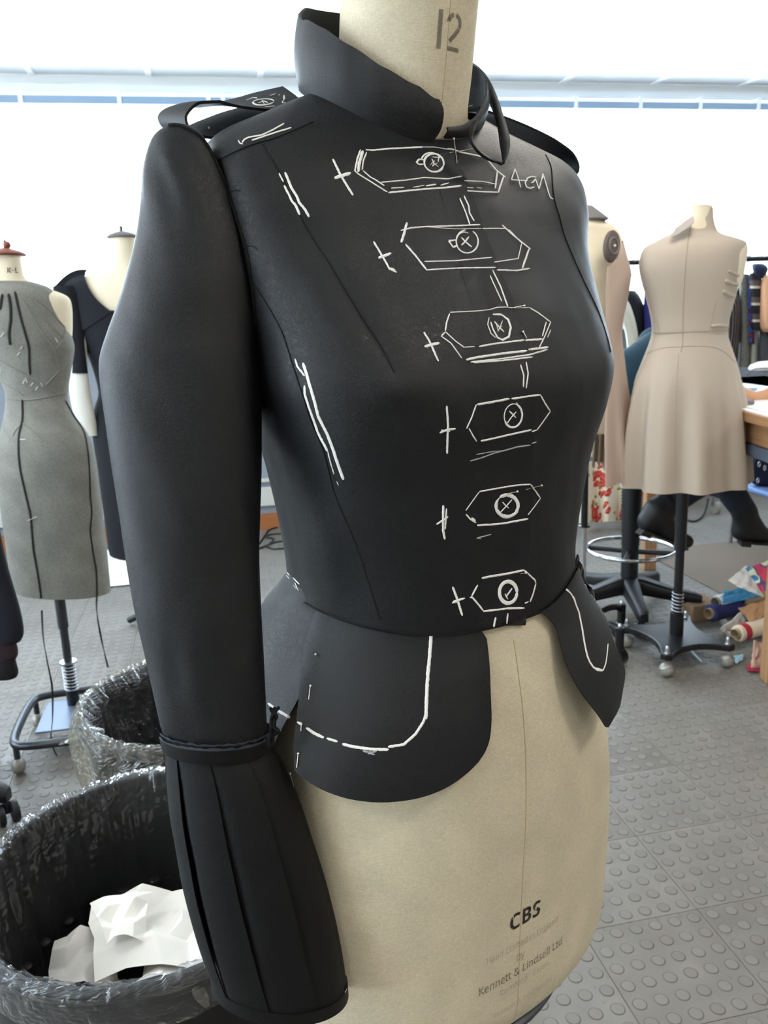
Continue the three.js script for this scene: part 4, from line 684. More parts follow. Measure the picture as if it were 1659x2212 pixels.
  chalk('chalk_button', S4(E2, [[ell(1062, 284, 92, 27, 0, 360, -4), 3.4], [ell(1062, 284, 84, 23, 20, 200, -4), 2.6], [[[1020, 290], [1065, 275], [1100, 288]], 2.6], [[[1050, 265], [1070, 300]], 2.2], [[[1115, 230], [1168, 212]], 3.4], [[[1190, 224], [1204, 222]], 5], [[[1238, 225], [1242, 255], [1222, 290], [1252, 288]], 5], [[[918, 268], [975, 246], [1010, 250]], 1.8], [[[1075, 325], [1158, 318]], 1.6]]), ['tabR'], M.chalk, 0.0009);
  chalk('chalk_stripe', S4(E5, [[[[716, 1398], [755, 1460], [792, 1506]], 4], [[[732, 1500], [788, 1572]], 3], [[[870, 1550], [920, 1610], [992, 1678]], 6.6], [[[905, 1650], [935, 1740], [975, 1815]], 3.6], [[[865, 1690], [930, 1770]], 2]]));
  chalk('chalk_curve_line', S4(P6, [[[[755, 412], [752, 470], [748, 520], [742, 575], [738, 640], [735, 700], [733, 778]], 7.4], [[[735, 750], [722, 790], [690, 840], [640, 884], [575, 894]], 5.6], [[[577, 905], [500, 903], [430, 893], [385, 882]], 6], [[[365, 872], [320, 858]], 5], [[[308, 856], [270, 838], [235, 815]], 6], [[[218, 803], [198, 790]], 5], [[[172, 775], [112, 740]], 6], [[[104, 732], [76, 712]], 5]]), ['pepR', 'pepS']);
  chalk('chalk_smudge', S4(P6, [[[[470, 910], [500, 918], [528, 912]], 4, { rough: 0.9 }], [[[490, 922], [520, 926]], 3, { rough: 0.9 }]]), ['pepR'], M.chalkGrey);
  chalk('chalk_curve_line', S4(P7, [[[[408, 475], [450, 500], [492, 542], [528, 610], [548, 670], [580, 750], [600, 850], [620, 950], [636, 1060], [655, 1160], [675, 1245], [705, 1320], [742, 1375], [785, 1402], [830, 1412], [855, 1412]], 6], [[[515, 570], [540, 640]], 8], [[[770, 1395], [830, 1410]], 8], [[[855, 1412], [884, 1340], [900, 1230], [910, 1110]], 4]]), ['pepL']);
  chalk('chalk_stripe', S4(K1, [[[[1206, 880], [1226, 850]], 2], [[[1240, 832], [1280, 790]], 2.6], [[[1286, 796], [1300, 770], [1334, 752]], 2.2]]), ['collarEnd']);
  chalk('chalk_smudge', [[[[652, 1860], [656, 1870], [652, 1886]], 13, { rough: 0.5 }]], ['pleat3', 'pleat4'], M.chalkGrey);
  // straight pins, each a shaft in the cloth
  const pin = (a, b, names = [...BODY, 'collarEnd'], head = true) => { const p = hitPx(...a, names), q = hitPx(...b, names); if (!p || !q) return; const m = part(jacket, 'pin', bar(p.p.addScaledVector(p.n, 0.0012), q.p.addScaledVector(q.n, 0.0012), 0.00042, 6), M.pin); if (head) part(m, 'pin_head', ball(0.0009, p.p.x, p.p.y, p.p.z), M.pinHead); };
  pin([979, 297], [986, 355]); pin([1027, 322], [970, 332]); pin([1168, 1048], [1134, 1057]); pin([1116, 1061], [1094, 1066]); pin([1134, 1237], [1122, 1239]); pin([1129, 718], [1136, 731]); pin([1131, 662], [1108, 666]);
  const PS = ['pepR', 'pepS']; pin([683, 1414], [687, 1416], PS); pin([672, 1482], [668, 1512], PS); pin([652, 1564], [651, 1580], PS); pin([645, 1628], [642, 1658], PS); pin([624, 1672], [632, 1700], ['pleat3', 'pleat4', 'pleat5', 'pepS', 'pepR']); pin([452, 279], [455, 278], ['tabR', 'bodice', 'sleeve']);
  for (const [p, r] of [[[[499, 414], [510, 411], [519, 413]], 0.0004], [[[533, 533], [542, 531], [550, 534], [556, 540]], 0.0004]]) { const g = seamOn(p, ['bodice', 'sleeve'], r); if (g) part(jacket, 'loose_thread', g, M.thread); }
}

// ---------------------------------------------------------------- left side: two dressed forms, hanging sleeve, chair wheel, bins
const foldRings = (rings, f0, amp, freq, ph = 0) => { rings.forEach((r, j) => { const v = j / (rings.length - 1), c = r.reduce((a, p) => a.add(p), v3(0, 0, 0)).divideScalar(r.length), k = smoothstep(v, f0, 1); r.forEach((p, i) => { const t = i / r.length * 2 * PI; p.sub(c).multiplyScalar(1 + k * amp * (Math.sin(t * freq + ph) + 0.45 * Math.sin(t * (freq * 1.7) + ph * 2.3))).add(c); }); }); return rings; };
function bodyPart(parent, name, rows, z, mat, { surf, fold, opts = {}, caps = { capA: true, capB: true }, label } = {}) {
  let r = bodyRows(rows, z, opts); if (fold) r = foldRings(r, ...fold);
  const g = loft(r, caps); if (surf) addSurface(surf, g); return part(parent, name, g, mat, label);
}
const spiral = (x, y0, y1, z, r, turns, w) => tube([...Array(turns * 12 + 1).keys()].map((k) => v3(x + r * Math.cos(k / 12 * 2 * PI), lerp(y0, y1, k / (turns * 12)), z + r * Math.sin(k / 12 * 2 * PI))), w, turns * 24, 6);
const pinAt = (parent, a, b, s) => { const p = hitPx(...a, s), q = hitPx(...b, s); if (p && q) part(parent, 'pin', bar(p.p.addScaledVector(p.n, 0.003), q.p.addScaledVector(q.n, 0.003), 0.0009, 6), M.pinHead); };
const lineOn = (parent, name, pts, s, r, mat) => { const g = seamOn(pts, s, r); if (g) part(parent, name, g, mat); };
{
  const Z = -2.68, f = thing('dress_form', 'cream dress form with a red brown wooden neck cap, under the grey wool dress', 'dress form', [-0.53, 0, Z]);
  bodyPart(f, 'linen_body', [[551, -29, 45, 1], [575, -28, 48, 1], [596, -27, 53, 1], [612, -38, 68, 0.85], [626, -58, 110, 0.6], [640, -68, 145, 0.6], [660, -72, 155, 0.62], [700, -68, 157, 0.66], [740, -56, 155, 0.7], [790, -20, 150, 0.75], [840, 12, 142, 0.76], [880, 14, 148, 0.76], [940, 4, 182, 0.78], [1000, -4, 196, 0.78], [1100, 4, 205, 0.78], [1150, 14, 200, 0.75]], Z, M.calico, { surf: 'formL' });
  const cp = atZ(8, 549, Z); part(f, 'neck_cap', lathe([[0.0001, 0.018], [0.02, 0.016], [0.045, 0.008], [0.062, 0], [0.06, -0.006], [0.0001, -0.006]], cp.x, cp.y, cp.z), M.capWood, 'red brown turned wooden cap');
  part(f, 'cap_knob', lathe([[0.0001, 0.036], [0.008, 0.034], [0.012, 0.026], [0.009, 0.018], [0.0001, 0.014]], cp.x + 0.012, cp.y, cp.z, 20), M.capWood);
  part(f, 'cap_hook', tube([[10, 521], [10, 533], [12, 536]].map(([x, y]) => atZ(x, y, Z)).concat(), 0.004, 12, 8), M.darkSteel);
  { const cv = document.createElement('canvas'); cv.width = 256; cv.height = 160; const c = cv.getContext('2d'); c.fillStyle = '#000'; c.fillRect(0, 0, 256, 160); c.fillStyle = '#ccc'; c.font = 'bold 150px sans-serif'; c.textBaseline = 'middle'; c.fillText('K', 4, 84); c.fillText('L', 160, 84); c.font = 'bold 90px sans-serif'; c.fillText('+', 96, 84); c.fillStyle = '#000'; c.fillRect(40, 0, 12, 160); c.fillRect(160, 108, 90, 10);
    const t = new THREE.CanvasTexture(cv), rowsN = [...Array(10).keys()].map((j) => [...Array(12).keys()].map((i) => { const h = hitPx(lerp(14, 41, i / 11), lerp(575, 592, j / 9), ['formL']); return h.p.addScaledVector(h.n, 0.001); })), g = sheet(rowsN), u = g.attributes.uv; for (let j = 0; j < 10; j++) for (let i = 0; i < 12; i++) u.setXY(j * 12 + i, i / 11, 1 - j / 9);
    part(f, 'printed_mark', g, S({ color: 0x55504a, roughness: 0.9, alphaMap: t, transparent: true })); }
  // stand: pole, spring, tube frame on ball casters
  const px = -0.535, pz = -2.68;
  part(f, 'pole', bar(v3(px, 0.1, pz), v3(px, 0.62, pz), 0.013, 18), M.darkSteel); part(f, 'pole_sleeve', bar(v3(px, 0.36, pz), v3(px, 0.55, pz), 0.0165, 18), M.darkSteel);
  part(f, 'spring', spiral(px, 0.145, 0.235, pz, 0.021, 8, 0.0028), M.steel); part(f, 'spring_washer', bar(v3(px, 0.237, pz), v3(px, 0.243, pz), 0.027, 24), M.steel); part(f, 'pole_socket', bar(v3(px, 0.06, pz), v3(px, 0.14, pz), 0.02, 18), M.blackMetal);
  const fr = []; for (const [x, z, cx, cz] of [[-0.672, -2.405, 1, -1], [-0.672, -2.755, 1, 1], [-0.385, -2.755, -1, 1], [-0.385, -2.405, -1, -1]]) { const r = 0.045; fr.push(cx * cz < 0 ? v3(x + cx * r, 0.1, z) : v3(x, 0.1, z + cz * r), v3(x + cx * r * 0.3, 0.1, z + cz * r * 0.3), cx * cz < 0 ? v3(x, 0.1, z + cz * r) : v3(x + cx * r, 0.1, z)); }
  const frame = part(f, 'base_frame', tube(fr, 0.0135, 140, 12, true), M.darkSteel, 'bent steel tube base');
  part(f, 'base_plate', box(-0.625, 0.086, -2.72, -0.44, 0.092, -2.5, 0.003), S({ color: 0x66748a, roughness: 0.35, metalness: 0.3 }));
  for (const [x, z] of [[-0.665, -2.43], [-0.665, -2.73], [-0.395, -2.73], [-0.395, -2.43]]) { const c = part(f, 'caster', ball(0.026, x, 0.026, z, [0.8, 1, 1]), M.caster); part(c, 'caster_stem', bar(v3(x, 0.045, z), v3(x, 0.098, z), 0.009), M.darkSteel); }
  const d = thing('grey_dress', 'sleeveless grey wool dress with black tapes pinned down its front on the left form', 'dress', [-0.53, 0.42, Z]);
  const gb = bodyPart(d, 'dress_body', [[609, -42, 71, 0.92], [622, -62, 108, 0.84], [645, -68, 126, 0.86], [690, -64, 144, 0.84], [735, -48, 158, 0.82], [757, -36, 161, 0.8], [800, -10, 154, 0.82], [840, 8, 148, 0.82], [868, 12, 148, 0.82], [900, 8, 164, 0.82], [935, 0, 189, 0.84], [980, -10, 205, 0.84], [1060, -6, 216, 0.8], [1160, 8, 227, 0.8], [1230, 18, 234, 0.8], [1272, 24, 238, 0.8]], Z, M.heather, { surf: 'dressL', caps: {}, fold: [0.6, 0.012, 3, 1.2], opts: { n: 72 } });
  const g = crop(0, 480, 5.53), h = crop(0, 860, 4.254), k = crop(0, 1380, 4.366), L = ['dressL'];
  for (const s of [g([[270, 920], [480, 1280], [640, 1520], [690, 1700]]), g([[350, 910], [560, 1180], [740, 1370]]), g([[410, 900], [620, 1080], [770, 1250]]), g([[780, 1270], [750, 1400], [650, 1540]]), g([[820, 1690], [660, 1830], [540, 1960]]), g([[0, 1650], [250, 1790], [500, 1930], [680, 2050]]), g([[0, 1890], [280, 2070]]), [[0, 861], [60, 864], [110, 856], [148, 848]], h([[210, 235], [300, 300], [390, 395]]), h([[200, 235], [150, 290], [120, 340]])]) lineOn(d, 'seam', s, L, 0.0022, M.heather);
  const tapeOn = (pts, w) => { const s = strokeOn(pts, w, L, { lift: 0.003, rough: 0.12, smooth: true }); if (s) part(d, 'tape', s, M.tape); };
  tapeOn(g([[30, 860], [14, 950], [0, 1050]]), 6); tapeOn(g([[102, 855], [125, 1000], [128, 1160], [108, 1330], [122, 1465]]), 5.6); tapeOn(g([[178, 830], [215, 1000], [250, 1150], [300, 1330], [345, 1500], [350, 1680], [362, 1820]]), 4.6);
  tapeOn(h([[205, 10], [205, 200], [176, 330], [170, 470], [186, 650], [240, 900], [280, 1080], [295, 1240], [310, 1400], [345, 1600], [380, 1850], [386, 1960]]), 4.6);
  tapeOn(h([[600, 25], [680, 170], [770, 310], [805, 480], [822, 700], [830, 900], [842, 1050], [830, 1220], [852, 1400], [885, 1600], [890, 1820]]), 4);
  const hang = (pts, z) => { const q = along(pts, 40), rows = q.map(([x, y], i) => { const w = 2.1 * (0.35 + 0.65 * Math.abs(Math.cos(i * 0.16))); return [atZ(x - w, y, z), atZ(x + w, y, z + 0.006 * Math.sin(i * 0.2))]; }); part(d, 'tape_end', sheet(rows, 0.0008), M.tape); };
  hang([...h([[385, 1950], [390, 2080], [400, 2212]]), ...k([[450, 230], [490, 450], [492, 800], [480, 900], [500, 1020], [558, 1145]])], -2.51); hang([...h([[890, 1810], [890, 1950], [930, 2212]]), ...k([[1020, 270]])], -2.56);
  for (const [a, b] of [[[3, 728], [10, 718]], [[38, 767], [44, 760]], [[45, 753], [49, 748]], [[50, 828], [54, 820]], [[66, 833], [72, 826]], [[77, 842], [82, 835]], [[118, 730], [124, 740]], [[44, 950], [56, 949]], [[61, 1124], [80, 1116]], [[56, 815], [59, 826]], [[88, 826], [92, 834]]]) pinAt(d, a, b, L);
}
{ // black dress with one wide shoulder, on a pale form by the window
  const Z = -3.6, f = thing('dress_form', 'pale dress form with white arm standing by the window in the black dress', 'dress form', [-0.44, 0, Z]);
  bodyPart(f, 'linen_body', [[513, 238, 292, 1], [545, 237, 292, 1], [575, 232, 300, 0.95], [590, 205, 330, 0.75], [604, 165, 365, 0.55], [625, 142, 388, 0.55], [670, 150, 392, 0.6], [720, 168, 392, 0.66], [780, 196, 382, 0.7], [845, 220, 368, 0.7], [910, 218, 380, 0.7], [990, 224, 388, 0.7], [1060, 236, 392, 0.7]], Z, M.calico, { surf: 'formB' });
  const cp = atZ(265, 510, Z); part(f, 'neck_cap', lathe([[0.0001, 0.02], [0.02, 0.018], [0.05, 0.008], [0.064, -0.002], [0.06, -0.008], [0.0001, -0.008]], cp.x, cp.y, cp.z), M.capGrey); part(f, 'cap_hook', bar(atZ(262, 505, Z), atZ(261, 488, Z), 0.007, 12), M.darkSteel);
  part(f, 'arm', loft(bodyRows([[640, 128, 176, 0.9], [720, 140, 186, 0.9], [800, 148, 190, 0.9], [850, 150, 196, 0.9], [900, 160, 206, 0.9], [940, 172, 212, 0.85]], Z + 0.06, { n: 28 }), { capA: true, capB: true }), M.armWhite, 'stuffed white arm');
  part(f, 'pole', bar(v3(-0.33, 0.05, Z), v3(-0.33, 0.75, Z), 0.014), M.blackMetal); for (let q = 0; q < 4; q++) part(f, 'base_arm', bar(v3(-0.33, 0.08, Z), v3(-0.33 + 0.13 * Math.cos(q * PI / 2 + 0.4), 0.02, Z + 0.13 * Math.sin(q * PI / 2 + 0.4)), 0.015), M.blackMetal);
  const d = thing('black_dress', 'long black dress with one wide sleeve shoulder hanging behind the grey dress', 'dress', [-0.4, 0.4, Z]);
  bodyPart(d, 'dress_body', [[672, 146, 396, 0.64], [720, 166, 396, 0.7], [780, 194, 386, 0.74], [845, 212, 376, 0.76], [880, 204, 382, 0.76], [930, 199, 396, 0.78], [1000, 208, 404, 0.8], [1100, 222, 412, 0.8], [1175, 232, 418, 0.8], [1196, 236, 420, 0.8]], Z, M.blackWool, { caps: {} });
  const sh = [...Array(16).keys()].map((j) => { const v = j / 15; const a = along([[114, 623], [118, 640], [140, 690], [150, 735]], 16)[j], b = along([[190, 582], [184, 592], [194, 622], [214, 650], [243, 675]], 16)[j]; return [...Array(14).keys()].map((i) => { const u = i / 13, x = lerp(a[0], b[0], u), y = lerp(a[1], b[1], u) - 14 * Math.sin(u * PI) * (1 - v), q = hitPx(x, y, ['formB']); return q ? q.p.addScaledVector(q.n, 0.012) : atZ(x, y, Z + 0.03); }); });
  part(d, 'shoulder_panel', sheet(sh, 0.003), M.blackWool);
  bodyPart(d, 'sleeve', [[618, 114, 160, 0.9], [640, 116, 172, 0.9], [690, 132, 182, 0.9], [735, 146, 184, 0.9], [780, 152, 187, 0.9], [806, 153, 190, 0.9]], Z + 0.07, M.blackWool, { caps: { capA: true } });
}
{ // sleeve of a dark cardigan hanging in from the left
  const Z = -1.9, t = thing('cardigan', 'dark navy knitted cardigan sleeve with maroon and black ribbed cuff at the left edge', 'cardigan', [-0.72, 0.6, Z]);
  bodyPart(t, 'sleeve', [[700, -190, -110, 0.7], [900, -140, -50, 0.7], [1060, -92, -16, 0.7], [1150, -78, 1, 0.7], [1215, -70, 15, 0.7], [1270, -62, 31, 0.7], [1320, -54, 45, 0.7], [1362, -46, 51, 0.7], [1382, -38, 44, 0.7], [1386, -34, 33, 0.7]], Z, M.navy, { fold: [0.3, 0.025, 3] });
  bodyPart(t, 'cuff_band', [[1380, -34, 32, 0.7], [1396, -36, 38, 0.7], [1412, -36, 39, 0.7], [1424, -33, 33, 0.7]], Z, plain(0x24141a), { label: 'maroon ribbed band' });
  bodyPart(t, 'cuff', [[1420, -33, 33, 0.7], [1436, -34, 37, 0.7], [1450, -34, 40, 0.7], [1460, -32, 36, 0.7], [1464, -26, 28, 0.7]], Z, plain(0x0b0b10));
  bodyPart(t, 'body', [[560, -420, -150, 0.4], [640, -470, -130, 0.4], [800, -480, -150, 0.42], [1000, -470, -150, 0.42], [1240, -450, -140, 0.42], [1320, -440, -135, 0.42]], Z, M.navy, { fold: [0.2, 0.03, 5] });
  // the open rail it hangs from stands beyond the frame
  const r = thing('garment_rail', 'steel garment rail holding the navy cardigan', 'clothes rail', [-1.25, 0, Z]);
  part(r, 'top_bar', bar(v3(-1.9, 1.62, Z), v3(-0.98, 1.62, Z), 0.014), M.steel); for (const x of [-1.9, -0.98]) { part(r, 'upright', bar(v3(x, 0.03, Z), v3(x, 1.62, Z), 0.014), M.steel); part(r, 'foot', bar(v3(x, 0.02, Z - 0.22), v3(x, 0.02, Z + 0.22), 0.014), M.steel); }
  const top = atZ(-285, 560, Z); part(t, 'hanger', tube([v3(top.x, 1.635, Z), v3(top.x + 0.01, 1.6, Z), v3(top.x, top.y, Z), v3(top.x - 0.03, top.y - 0.01, Z)], 0.003), M.steel);
}
function starBase(parent, x, z, R, a0, hub = 0.12, mat = M.blackPlastic) {
  for (let q = 0; q < 5; q++) {
    const a = a0 + q * 2 * PI / 5, dx = Math.cos(a), dz = Math.sin(a), e = v3(x + R * dx, 0.075, z + R * dz), rows = [[0.02, hub, 0.075, 0.046], [0.06, hub, 0.068, 0.042], [R * 0.6, hub - 0.022, 0.05, 0.033], [R - 0.01, 0.088, 0.042, 0.028], [R + 0.014, 0.08, 0.034, 0.02]];
    const leg = part(parent, 'base_leg', loft(rows.map(([d, y, h, w]) => [[-1, 0.4], [-0.75, 1], [0.75, 1], [1, 0.4], [1, -1], [-1, -1]].map(([u, v]) => v3(x + dx * d - dz * w * u * 0.8, y + h * 0.5 * v, z + dz * d + dx * w * u * 0.8))), { capA: true, capB: true }), mat);
    const c = a + 0.9, wx = Math.cos(c), wz = Math.sin(c), m = v3(e.x + wx * 0.012, 0.029, e.z + wz * 0.012);
    const w = (s) => bar(v3(m.x - wz * 0.010 * s, 0.029, m.z + wx * 0.010 * s), v3(m.x - wz * 0.027 * s, 0.029, m.z + wx * 0.027 * s), 0.029, 24);
    part(leg, 'caster', merge([w(1), w(-1), bar(v3(m.x, 0.029, m.z), v3(e.x, 0.085, e.z), 0.009)]), M.blackPlastic);
  }
}
{
  const p = atY(24, 1752, 0.03), cx = p.x - 0.30, cz = p.z - 0.06, t = thing('office_chair', 'black office chair whose twin castor shows at the left edge', 'chair', [cx, 0, cz]);
  starBase(t, cx, cz, 0.292, 0.19); part(t, 'column', bar(v3(cx, 0.08, cz), v3(cx, 0.44, cz), 0.026), M.blackPlastic); part(t, 'seat', box(cx - 0.23, 0.43, cz - 0.23, cx + 0.2, 0.5, cz + 0.23, 0.03), plain(0x1c1e24)); part(t, 'backrest', box(cx - 0.29, 0.56, cz - 0.2, cx - 0.25, 0.98, cz + 0.2, 0.018), plain(0x1c1e24)); part(t, 'back_bar', bar(v3(cx - 0.2, 0.44, cz), v3(cx - 0.275, 0.62, cz), 0.018), M.blackPlastic);
}
// bins: a black tub, a clear bag turned over its rim
function wasteBin(x, z, r, top, label, mat, loose, ks, inner) {
  const t = thing('waste_bin', label, 'bin', [x, 0, z]), ring = (R, y, n = 120, fn = () => [0, 0]) => [...Array(n).keys()].map((k) => { const a = k / n * 2 * PI, [dr, dy] = fn(a); return v3(x + (R + dr) * Math.cos(a), y + dy, z - (R + dr) * Math.sin(a)); });
  const rb = r * 0.8, at = (y) => lerp(rb, r, y / top);
  part(t, 'tub', loft([ring(rb * 0.98, 0.006), ring(rb, 0.0), ring(rb, 0.02), ring(at(top * 0.5), top * 0.5), ring(at(top * 0.94), top * 0.94), ring(r + 0.008, top * 0.95), ring(r + 0.012, top * 0.985), ring(r + 0.006, top), ring(r - 0.004, top - 0.003), ring(at(top * 0.7) - 0.008, top * 0.7), ring(at(top * 0.3) - 0.008, top * 0.3), ring(rb - 0.01, 0.02)], { capB: true }), M.bin);
  for (let k = 0; k < 26; k++) { const a = k / 26 * 2 * PI, R = at(top * 0.66) - 0.009; part(t, 'tub_bump', ball(0.011, x + R * Math.cos(a), top * 0.66, z - R * Math.sin(a), [1, 0.55, 1]), M.bin); }
  const N = 420, wr = (y, s, f, o) => (a) => [s * (nz(Math.cos(a) * f + o, Math.sin(a) * f, y * 2.2) + 0.6 * nz(Math.cos(a) * f * 2.3 + o, Math.sin(a) * f * 2.3, y * 3) - 0.9 * Math.max(0, 0.22 - Math.abs(nz(Math.cos(a) * 15 + o, Math.sin(a) * 15, y * 1.6)))), 0];
  const Y = (y) => top * y, rows = [];
  for (let k = 0; k <= 16; k++) { const q = k / 16, y = lerp(0.1, 0.97, q); rows.push(ring(at(Y(y)) - 0.017 - loose * 0.4 * (1 - q), Y(y), N, wr(y, 0.009 + loose * 0.5, 5.5 + 4 * q, 3))); }
  const innerRows = rows.slice(); const frill = (a) => [0.0022 * nz(Math.cos(a) * 30, Math.sin(a) * 30, 1.7), 0.0045 * nz(Math.cos(a) * 24, Math.sin(a) * 24, 4.4) + 0.003 * nz(Math.cos(a) * 55, Math.sin(a) * 55, 2)];
  rows.length = 0; const lip = ring(r - 0.003, top + 0.004, N, frill); innerRows.push(lip); rows.push(lip, ring(r + 0.008, top + 0.0085, N, frill), ring(r + 0.017, top - 0.002, N, frill));
  const skirt = 0.05 + loose * 3;
  for (let k = 1; k <= 8; k++) { const q = k / 8; rows.push(ring(r + 0.017 + loose * 0.5 * Math.sin(q * PI) - 0.004 * q - (k === 8 ? 0.006 : 0), top - 0.002 - skirt * q, N, (a) => [(0.003 + loose * 0.22) * nz(Math.cos(a) * (6 + ks) + 9, Math.sin(a) * (6 + ks), q * 2.4) + 0.002 * nz(Math.cos(a) * 22, Math.sin(a) * 22, q * 2), 0.012 * nz(Math.cos(a) * 3, Math.sin(a) * 3, 7) * q])); }
  part(t, 'bag_liner', loft(innerRows), inner, 'clear plastic bag lining the bin'); part(t, 'bag_rim', loft(rows), mat, 'bag edge turned over the rim');
  return { t, ring };
}
{
  const b1 = wasteBin(-0.145, -1.1, 0.236, 0.55, 'black waste bin with clear bag holding white paper, nearest at lower left', M.film, 0.004, 0, M.filmInner);
  const kp = atZ(412, 2110, -0.872), knot = (t, p, q, mat) => { const d = q.clone().sub(p), n = 14, rows = []; for (let k = 0; k <= 12; k++) { const s = k / 12, R = 0.0035 + 0.0065 * Math.sin(Math.min(1, s * 1.05) * PI) ** 0.8 * s ** 0.5 + (s < 0.12 ? 0.004 : 0); rows.push([...Array(n).keys()].map((i) => { const a = i / n * 2 * PI; return p.clone().addScaledVector(d, s).add(v3(R * Math.cos(a) * (1 + 0.15 * nz(s * 5, a, 1)), 0, R * Math.sin(a))); })); } part(t, 'bag_knot', loft(rows, { capA: true, capB: true }), mat, 'knotted tail of the bag'); };
  knot(b1.t, kp, kp.clone().add(v3(0.016, -0.034, 0.012)), M.filmMilky);
  const b2 = wasteBin(-0.1, -1.635, 0.212, 0.55, 'black waste bin with baggy milky liner, standing behind the nearer bin', M.filmMilky, 0.028, 2, M.film);
  const kq = atZ(166, 1592, -1.6); knot(b2.t, kq, kq.clone().add(v3(-0.03, -0.006, 0.01)), M.filmMilky);
  // creased paper: flat facets between bent folds
  const paper = (corners, y0, amp, o, mat, label) => {
    const K = 4, n = 41, hgt = [...Array(K + 1)].map((_, j) => [...Array(K + 1)].map((_, i) => [0.25 * (hash(i + o * 7, j + 3) - 0.5), 0.25 * (hash(i + 50, j + o * 5) - 0.5), hash(i * 3 + o * 11, j * 5 + 1)]));
    const g = [...Array(n).keys()].map((j) => [...Array(n).keys()].map((i) => {
      const u = i / (n - 1), v = j / (n - 1), fu = Math.min(u * K, K - 1e-6), fv = Math.min(v * K, K - 1e-6), a = Math.floor(fu), b = Math.floor(fv), s = fu - a, t = fv - b, h = (k) => (s + t < 1 ? hgt[b][a][k] + s * (hgt[b][a + 1][k] - hgt[b][a][k]) + t * (hgt[b + 1][a][k] - hgt[b][a][k]) : hgt[b + 1][a + 1][k] + (1 - s) * (hgt[b + 1][a][k] - hgt[b + 1][a + 1][k]) + (1 - t) * (hgt[b][a + 1][k] - hgt[b + 1][a + 1][k]));
      const uu = clamp(u + h(0) / K, -0.05, 1.05), vv = clamp(v + h(1) / K, -0.05, 1.05), x = lerp(lerp(corners[0][0], corners[1][0], uu), lerp(corners[3][0], corners[2][0], uu), vv), y = lerp(lerp(corners[0][1], corners[1][1], uu), lerp(corners[3][1], corners[2][1], uu), vv);
      return atY(x, y, y0).add(v3(0, amp * h(2) + 0.3 * amp * Math.sin(u * PI), 0));
    }));
    solo('crumpled_paper', sheet(g, 0.0006), mat, label, 'paper', 'crumpled paper in the near bin');
  };
  paper([[196, 1962], [440, 1925], [480, 2100], [210, 2130]], 0.42, 0.032, 1, M.paper, 'large bright white crumpled sheet lying on top in the near bin');
  paper([[118, 2052], [246, 2020], [262, 2150], [100, 2150]], 0.40, 0.026, 5, M.paperGrey, 'folded greyish white sheet at the left in the near bin');
  paper([[196, 1972], [330, 1936], [310, 2040], [232, 2050]], 0.455, 0.024, 8, M.paper, 'white sheet with a pointed corner sticking up at the back of the near bin');
  paper([[320, 2020], [470, 1992], [490, 2140], [300, 2150]], 0.41, 0.035, 11, M.paper, 'crumpled white sheet at the right in the near bin by the cuff');
}
// pattern paper on the floor under the window, and cables by the skirting
solo('paper_sheet', sheet([...Array(6).keys()].map((j) => [...Array(8).keys()].map((i) => v3(lerp(-0.82, -0.06, i / 7), 0.008 + 0.004 * Math.max(0, nz(i, j, 2)), lerp(-4.98, -4.235, j / 5)))), 0.002), M.paper, 'large white paper sheet lying on the floor below the window behind the grey dress', 'paper');
for (const [pts, l] of [[[[540, 1185], [556, 1178], [570, 1160], [585, 1143], [600, 1139]], 'black cable looping up to the skirting, seen between sleeve and jacket'], [[[556, 1186], [580, 1176], [590, 1163], [577, 1161], [582, 1155], [612, 1152]], 'thin black cable with a tight bend on the floor between sleeve and jacket'], [[[618, 1184], [590, 1186], [577, 1179], [588, 1173], [612, 1168]], 'lowest black cable loop on the floor between sleeve and jacket']]) solo('cable', tube(pts.map(([x, y]) => atY(x, y, 0.006)), 0.0055, 60, 8), M.blackPlastic, l, 'cable');

